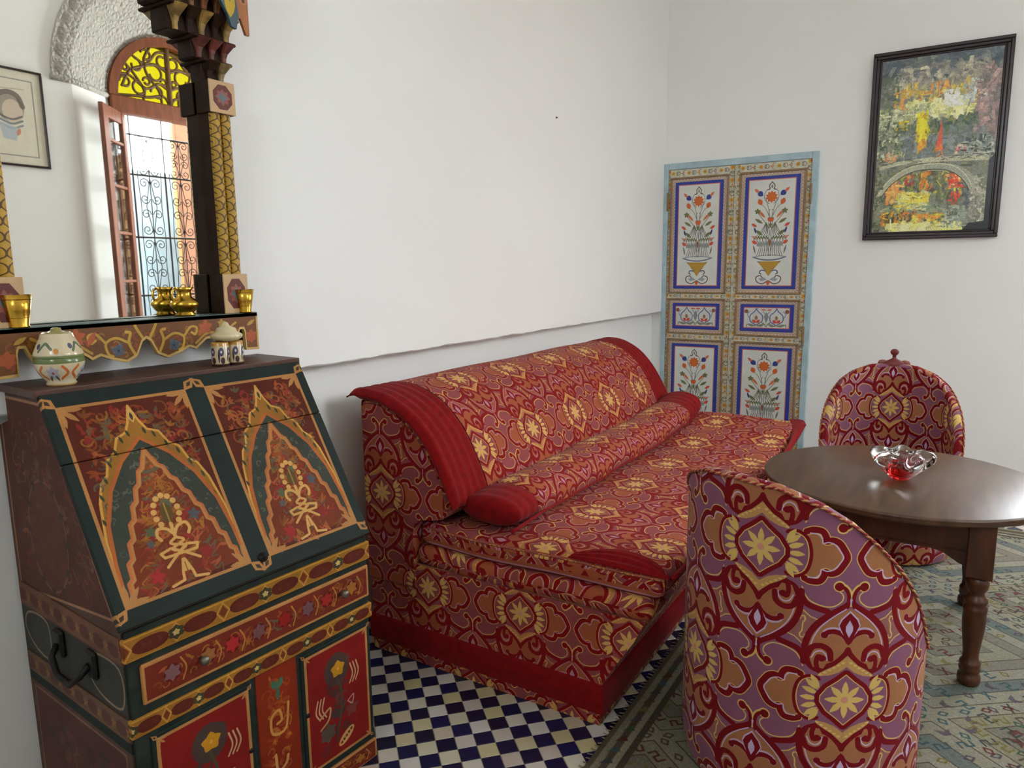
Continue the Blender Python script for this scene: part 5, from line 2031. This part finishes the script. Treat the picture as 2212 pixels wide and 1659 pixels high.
cushion('mattress', lm, SY0 - .004, SY1 + .004, .035, SF, lambda x, z, a: a / SV + .2, arm=.55)
sp = rr_prof(-1.66, -.702, .478, .560, .034, 5)
sp = dens(sp, .045)
sp = [(x, z + (.012 * (1 - ((x + 1.3) / .62) ** 2) if z > .52 else 0)) for x, z in sp]
seat = cushion('seat_cushion', sp, SY0 + .01, SY1 + .012, .034, SF, lambda x, z, a: .5 - (x + 1.13) / SV if z > .52 else (.5 - (-.69 + 1.13) / SV - (.53 - z) / SV), amp=1.0)
# red piping along the seat edges, and the plain red corner pieces
edge = [(-.684 + .5 * wob(y + 3, -.69), y, .548 + arm_z(y) + wob(y, -.69)) for y in np.linspace(SY0 + .05, SY1 - .02, 50)]
tube('piping', edge, .0085, RC, sofa, seg=8, org=SO, rf=lambda t: 1 + 1.3 * max(0, (t - .7) / .3))
e2 = [(x, SY0 + .016, .548 + wob(SY0, x)) for x in np.linspace(-1.62, -.70, 26)]
tube('piping', e2, .006, SF, sofa, seg=8, org=SO)
e3 = [(x, SY1 + .002, .548 + arm_z(SY1) + wob(SY1, x)) for x in np.linspace(-1.55, -.70, 20)]
tube('piping', e3, .006, RC, sofa, seg=8, org=SO)


def gathered(name, pf, nu, nv, mat, parent, label=None):
    P = [[pf(i / (nu - 1), j / (nv - 1)) for j in range(nv)] for i in range(nu)]
    return grid(name, P, mat, parent, smooth=True, org=SO, label=label)


def corner_patch(u, v):
    x = -1.02 + u * .335
    w = .115 * math.sin(PI * min(1, u * 1.05)) ** .6 + .01
    y = SY0 + .012 + v * w
    h = .567 + .018 * math.sin(PI * v) * math.sin(PI * u) + .004 * math.sin(v * 26)
    if v == 0 or v == 1: h -= .008
    return (x, y, h)


gathered('corner_panel', corner_patch, 24, 26, RC, sofa, 'plain red gathered corner of the seat')


def far_corner(u, v):
    y = 3.62 + u * .585
    w = .012 + .075 * u ** 3
    x = -.676 - v * w
    return (x, y, .5665 + arm_z(y) + .006 * math.sin(PI * v) - .010 * (v == 0))


gathered('corner_panel', far_corner, 20, 8, RC, sofa, 'plain red strip on the raised far corner')

# quilted back: one thick pad rolling from the top of the frame down to the seat
outer = [(-1.975, 1.022), (-1.945, 1.048), (-1.885, 1.060), (-1.785, 1.046), (-1.672, .990), (-1.580, .900), (-1.512, .790), (-1.468, .69), (-1.470, .655)]
outer = catpath(outer, 4)
th = .046


def offset_in(path, t):
    out = []
    for i, p in enumerate(path):
        a, b = path[max(0, i - 1)], path[min(len(path) - 1, i + 1)]
        dx, dz = b[0] - a[0], b[1] - a[1]
        L = math.hypot(dx, dz)
        f = i / (len(path) - 1)
        tt = t * min(1, 4.5 * min(f + .02, 1 - f + .02))
        out.append((p[0] + dz / L * tt, p[1] - dx / L * tt))
    return out


innr = offset_in(outer, th)
padprof = outer + innr[::-1]
L_out = [0]
for a, b in zip(outer[:-1], outer[1:]):
    L_out.append(L_out[-1] + math.hypot(b[0] - a[0], b[1] - a[1]))
kf = min(range(len(outer)), key=lambda i: abs(outer[i][0] + 1.55) + abs(outer[i][1] - .80))


def pad(name, ya, yb, mat, ends, rib=0.0, taper0=False, taper1=False, skew=.0, label=None, par=sofa):
    """slice of the quilt between ya and yb"""
    n = max(6, int((yb - ya) / .012)) if rib else max(6, int((yb - ya) / .05))
    P, U = [], []
    for i in range(n + 1):
        t = i / n
        y = ya + (yb - ya) * t
        e0 = min(1, (y - ya) / .03) if taper0 else 1
        e1 = min(1, (yb - y) / .03) if taper1 else 1
        q = math.sqrt(max(0, 1 - (1 - min(e0, e1)) ** 2))
        row, ur = [], []
        npf = len(outer)
        for k, (x, z) in enumerate(padprof):
            kk = k if k < npf else 2 * npf - 1 - k
            xm, zm = (outer[kk][0] + innr[kk][0]) / 2, (outer[kk][1] + innr[kk][1]) / 2
            X, Z = xm + (x - xm) * (.02 + .98 * q), zm + (z - zm) * (.02 + .98 * q)
            if rib and k < npf:
                dx, dz = (x - xm), (z - zm)
                L = math.hypot(dx, dz) + 1e-6
                w = rib * (math.sin(PI * (y - (ya if taper0 else yb)) / .046) ** 2 - .6)
                X += dx / L * w
                Z += dz / L * w
            sk = skew * (kk / npf - .5)
            w2 = .003 * math.sin(y * 7 + kk * .3)
            row.append((X + w2, y + (sk if mat is not RC or True else 0), Z + w2))
            ur.append(((y - 2.22) / SU, (L_out[kk] - L_out[kf]) / SV))
        P.append(row)
        U.append(ur)
    return grid(name, P, mat, par, U, cv=True, caps=False, org=SO, label=label)


bc = pad('back_cushion', 2.185, 4.015, SF, None)
pad('cushion_end', 1.962, 2.19, RC, None, rib=.010, taper0=True, label='plain red quilted end', par=bc)
pad('cushion_end', 4.01, 4.235, RC, None, rib=.010, taper1=True, label='plain red quilted end', par=bc)

# bolster along the foot of the back
bp_ = [(-1.37 + .118 * math.cos(a) * (1 if math.cos(a) > 0 else 1.15), .640 + .070 * math.sin(a) - (.012 if math.sin(a) < 0 else 0)) for a in np.linspace(PI, -PI, 29)[:-1]]


def bolster(name, ya, yb, mat, rib=0, t0=False, t1=False, label=None, par=sofa, flare=0):
    n = max(8, int((yb - ya) / (.012 if rib else .04)))
    P, U = [], []
    for i in range(n + 1):
        y = ya + (yb - ya) * i / n
        e0 = min(1, (y - ya) / .035 + .05) if t0 else 1
        e1 = min(1, (yb - y) / .035) if t1 else 1
        q = math.sqrt(max(0, 1 - (1 - min(e0, e1)) ** 2)) * .7 + .3
        qz = q * (.62 + .38 * min(1, (y - 2.0) / .3))
        row, ur = [], []
        acc = 0
        for k, (x, z) in enumerate(bp_):
            if k:
                acc += math.hypot(x - bp_[k - 1][0], z - bp_[k - 1][1])
            w = rib * (abs(math.sin(PI * (y - (ya if t0 else yb)) / .05)) - .6) if rib else 0
            f = flare * ((y - 3.95) / .2) ** 2 if flare and y > 3.95 else 0
            X = -1.37 + (x + 1.37) * (q + w * 8) + f * .25
            Z = .640 + .012 * (1 - min(1, (y - 2.0) / .3)) + (z - .640) * (qz + w * 8) + f + max(0, arm_z(y) * .6) + .6 * wob(y, -1.3)
            row.append((X, y, Z))
            ur.append(((y - 2.235) / (SU * .9), (acc - .13) / (SV * .85)))
        P.append(row)
        U.append(ur)
    return grid(name, P, mat, par, U, cv=True, caps=True, org=SO, label=label)


bl = bolster('bolster', 2.19, 3.94, SF)
bolster('bolster_end', 2.035, 2.195, RC, rib=.006, t0=True, label='plain red end', par=bl)
bolster('bolster_end', 3.935, 4.16, RC, rib=.006, t1=True, label='plain red end', par=bl, flare=.02)
tube('piping', [(-1.262, y, .600 + arm_z(y) * .6 + .6 * wob(y, -1.3)) for y in np.linspace(2.02, 4.1, 50)], .007, RC, bl, seg=8, org=SO)

# ================================================================== tub chairs
RIM = [(0, .945), (20, .938), (38, .902), (52, .855), (62, .805), (74, .735), (85, .655), (93, .585), (102, .50), (112, .445), (125, .425), (180, .42)]


def tub_chair(loc, face, label, pu, pv, pvi, pui, cut=1.0):
    """face: direction the sitter looks (radians); open tub with a sloping rim"""
    ch = thing('tub_chair', label, 'chair', (loc[0], loc[1], .009), face, 'damask tub chairs around the table')
    r, th = .335, .042
    N = 96

    def rim(d):
        return lerp_tab(RIM, abs(math.degrees(d)))
    # shell, local -x is the back
    P, U, Pi, Ui, rimp = [], [], [], [], []
    for i in range(N + 1):
        a = -PI + 2 * PI * i / N          # 0 = back centre
        d = a
        ca_, sa_ = math.cos(PI + a), math.sin(PI + a)
        zt = rim(d) - .012
        row, ur = [], []
        for t in (0, .015, .05, .12, .25, .4, .55, .7, .85, .95, 1):
            z = .012 + (zt - .012) * t
            rr = r
            if z < .10:
                rr = r - .020 * (1 - z / .10) ** 2
            row.append((rr * ca_, rr * sa_, z))
            ur.append(((r * a + pu) / .45, (z + pv) / .77))
        P.append(row)
        U.append(ur)
        row, ur = [], []
        for t in (1, .9, .75, .6, .45, .3, .15, 0):
            z0 = .40
            z = z0 + (zt - z0) * t
            if zt < z0: z = zt - .02 * (1 - t)
            rr = r - th
            row.append((rr * ca_, rr * sa_, z))
            ur.append(((r * a + pui) / .45, (z + pvi) / .77))
        Pi.append(row)
        Ui.append(ur)
        rimp.append((a, zt))
    grid('shell', P, M['fabric'], ch, U, label=None, flip=True)
    grid('inner_back', Pi, M['fabric'], ch, Ui, flip=True)
    # padded rim
    R_, UU = [], []
    for i, (a, zt) in enumerate(rimp):
        ca_, sa_ = math.cos(PI + a), math.sin(PI + a)
        row, ur = [], []
        for k in range(9):
            b = PI * k / 8
            rr = r - th / 2 + (th / 2) * math.cos(b)
            row.append((rr * ca_, rr * sa_, zt + .016 * math.sin(b)))
            ur.append(((r * a + pu) / .45, (zt + pv + k * .006) / .77))
        R_.append(row)
        UU.append(ur)
    grid('rim', R_, M['fabric'], ch, UU, flip=False)
    # twisted cord
    cord = []
    for k in range(2):
        pts = []
        for i in range(N * 4):
            f = i / (N * 4)
            a = -PI + 2 * PI * f
            zt = rim(a) - .012
            tw = f * 2 * PI * 95 + k * PI
            rr = r + .002 + .0022 * math.cos(tw)
            pts.append((rr * math.cos(PI + a), rr * math.sin(PI + a), zt + .009 + .0022 * math.sin(tw)))
        cord.append(tube('cord', pts, .0032, M['cord'][k], ch, seg=5, closed=True))
    # seat
    S, SU_ = [], []
    for rr, z in ((0.001, .452), (.08, .452), (.16, .448), (.23, .438), (.275, .42), (.292, .395)):
        S.append([(rr * math.cos(b), rr * math.sin(b), z) for b in np.linspace(0, 2 * PI, 49)])
        SU_.append([(rr * math.cos(b) / .45, rr * math.sin(b) / .77) for b in np.linspace(0, 2 * PI, 49)])
    grid('seat_cushion', S, M['fabric'], ch, SU_, flip=False)
    lathe('foot_ring', [(.25, 0), (.296, 0), (.300, .014), (.25, .014)], M['leg_wood'], ch, seg=48)
    return ch


M['cord'] = (flat('cord_red', (120, 20, 26), (150, 40, 34), rough=.7, scale=40), flat('cord_gold', (190, 140, 80), (160, 90, 60), rough=.7, scale=40))
pk = R(-112)
tub_chair((-.336, 2.17), R(-112 + 180), 'damask tub chair nearest the camera, its tall rounded back turned to us', .335 * R(-13.1), -.773, 0, 0)
C2 = (-.256, 4.19)
fc = tub_chair(C2, R(-86), 'damask tub chair behind the round table with a knobbed crest on its arched back', 0, -.70, -.70, 0)
cr = lathe('crest', [(0, 0), (.075, 0), (.070, .008), (.052, .020), (.026, .032), (.012, .040), (.009, .048)], M['leg_red'] if 'leg_red' in M else flat('crest_red', (96, 26, 28), (120, 44, 36), rough=.5, scale=30), fc, seg=20)
cr.scale = (.45, 1, 1)
cr.location = (-.325, 0, .935)
fb = lathe('finial', [(0, .048), (.009, .048), (.009, .056), (.016, .062), (.021, .072), (.021, .080), (.014, .090), (0, .094)], cr.data.materials[0], cr, seg=20)
for s in (-1, 1):
    q = lathe('crest_lobe', [(0, -.016), (.02, -.012), (.028, 0), (.02, .014), (0, .02)], M['fabric'], cr, seg=14)
    q.location = (0, s * .055, .012)

# ================================================================== round table
TC = (-.143, 3.234)
tab = thing('round_table', 'round dark wooden table with turned legs standing on the rug', 'table', (TC[0], TC[1], .009))
TZ = .65 - .009
lathe('tabletop', [(0, TZ), (.515, TZ), (.524, TZ - .004), (.527, TZ - .010), (.522, TZ - .015), (.526, TZ - .020), (.520, TZ - .028), (.505, TZ - .032), (0, TZ - .032)], M['walnut'], tab, seg=96)
lx, ly = .134 - TC[0], 2.88 - TC[1]
a0 = math.atan2(ly, lx)
dl = math.hypot(lx, ly) - .01
legp = []
for k, (qx, qy) in enumerate(((1, 1), (1, -1), (-1, -1), (-1, 1))):
    x, y = lx * qx, ly * qy
    a = PI / 4
    legp.append((x, y))
    lg = lathe('leg', [(0, 0), (.038, 0), (.046, .006), (.049, .02), (.047, .036), (.036, .044), (.043, .052), (.046, .062), (.042, .072), (.045, .078), (.042, .088), (.034, .096), (.033, .12), (.040, .17), (.046, .21), (.049, .25), (.047, .275), (.050, .282), (.050, .296), (.042, .304), (.048, .312), (.048, .326), (.034, .336), (.032, .350), (.044, .366), (.048, .384), (.044, .402), (.030, .412), (0, .414)], M['leg_wood'], tab, seg=28)
    lg.location = (x, y, 0)
    lg.scale = (.76, .76, 1)
    b = box('leg_block', -.053, .053, -.053, .053, .41, TZ - .033, M['leg_wood'], lg, bev=.003)
for k in range(4):
    (xa, ya), (xb, yb) = legp[k], legp[(k + 1) % 4]
    L = math.hypot(xb - xa, yb - ya)
    h = L / 2 - .034
    pol = [(-h, TZ - .034), (h, TZ - .034), (h, .435), (h - .03, .447), (h - .055, .462), (h - .08, .478), (h - .12, .485), (-h + .12, .485), (-h + .08, .478), (-h + .055, .462), (-h + .03, .447), (-h, .435)]
    o = prism('apron', pol, 1, -.012, .012, M['leg_wood'], tab, bev=.002)
    o.location = ((xa + xb) / 2, (ya + yb) / 2, 0)
    o.rotation_euler = (0, 0, math.atan2(yb - ya, xb - xa))
    q = box('apron_bead', -h, h, -.016, .016, .492, .500, M['leg_wood'], o, bev=.003)

# ================================================================== glass bowl
gb = thing('glass_bowl', 'lobed clear glass bowl with a red core on the round table', 'bowl', (-.146, 3.185, .6505))
gb.scale = (1.1, 1.1, 1.08)


def bowl_mat(name, c):
    m, nt, b = new_mat(name)
    b.inputs['Base Color'].default_value = c
    b.inputs['Roughness'].default_value = .01
    b.inputs['Transmission Weight'].default_value = 1
    b.inputs['IOR'].default_value = 1.5
    return m


M['bowl_clear'] = bowl_mat('clear_glass', (.96, .98, .96, 1))
M['bowl_red'] = bowl_mat('red_glass', (.75, .02, .02, 1))
P = []
NB = 120
for i in range(NB):
    a = 2 * PI * i / NB
    lob = math.cos(5 * a + .6)
    row = []
    for rr, z, lf_ in (((.0, .004, 0), (.026, .0, 0), (.034, .004, .0), (.040, .014, .05), (.060, .034, .16), (.084, .056, .22), (.094, .076, .20), (.084, .092, .16), (.062, .096, .10), (.050, .090, .06), (.046, .076, .02), (.052, .074, .06), (.048, .070, .1)) if False else ((.0, .004, 0), (.026, .0, 0), (.034, .004, .0), (.044, .014, .05), (.068, .034, .14), (.092, .056, .18), (.098, .074, .18), (.088, .088, .16), (.066, .096, .12), (.054, .094, .10), (.050, .086, .08), (.054, .078, .06), (.040, .066, .0), (.020, .056, 0), (0, .052, 0))):
        q = rr * (1 + lf_ * lob)
        tw = (z / .1) * .5
        row.append((q * math.cos(a + tw), q * math.sin(a + tw), z * 1.12 + lf_ * .05 * lob))
    P.append(row)
grid('glass_body', P, M['bowl_clear'], gb, cu=True)
P = []
for i in range(60):
    a = 2 * PI * i / 60
    lob = math.cos(5 * a + .6)
    P.append([(q * (1 + .10 * lob * lf2) * math.cos(a + z * 5), q * (1 + .10 * lob * lf2) * math.sin(a + z * 5), z) for q, z, lf2 in ((0, .010, 0), (.014, .012, 0), (.030, .026, .5), (.044, .048, 1), (.047, .062, 1), (.042, .072, 1), (.036, .062, 1), (.026, .040, .5), (.012, .030, 0), (0, .028, 0))])
grid('red_core', P, M['bowl_red'], gb, cu=True)
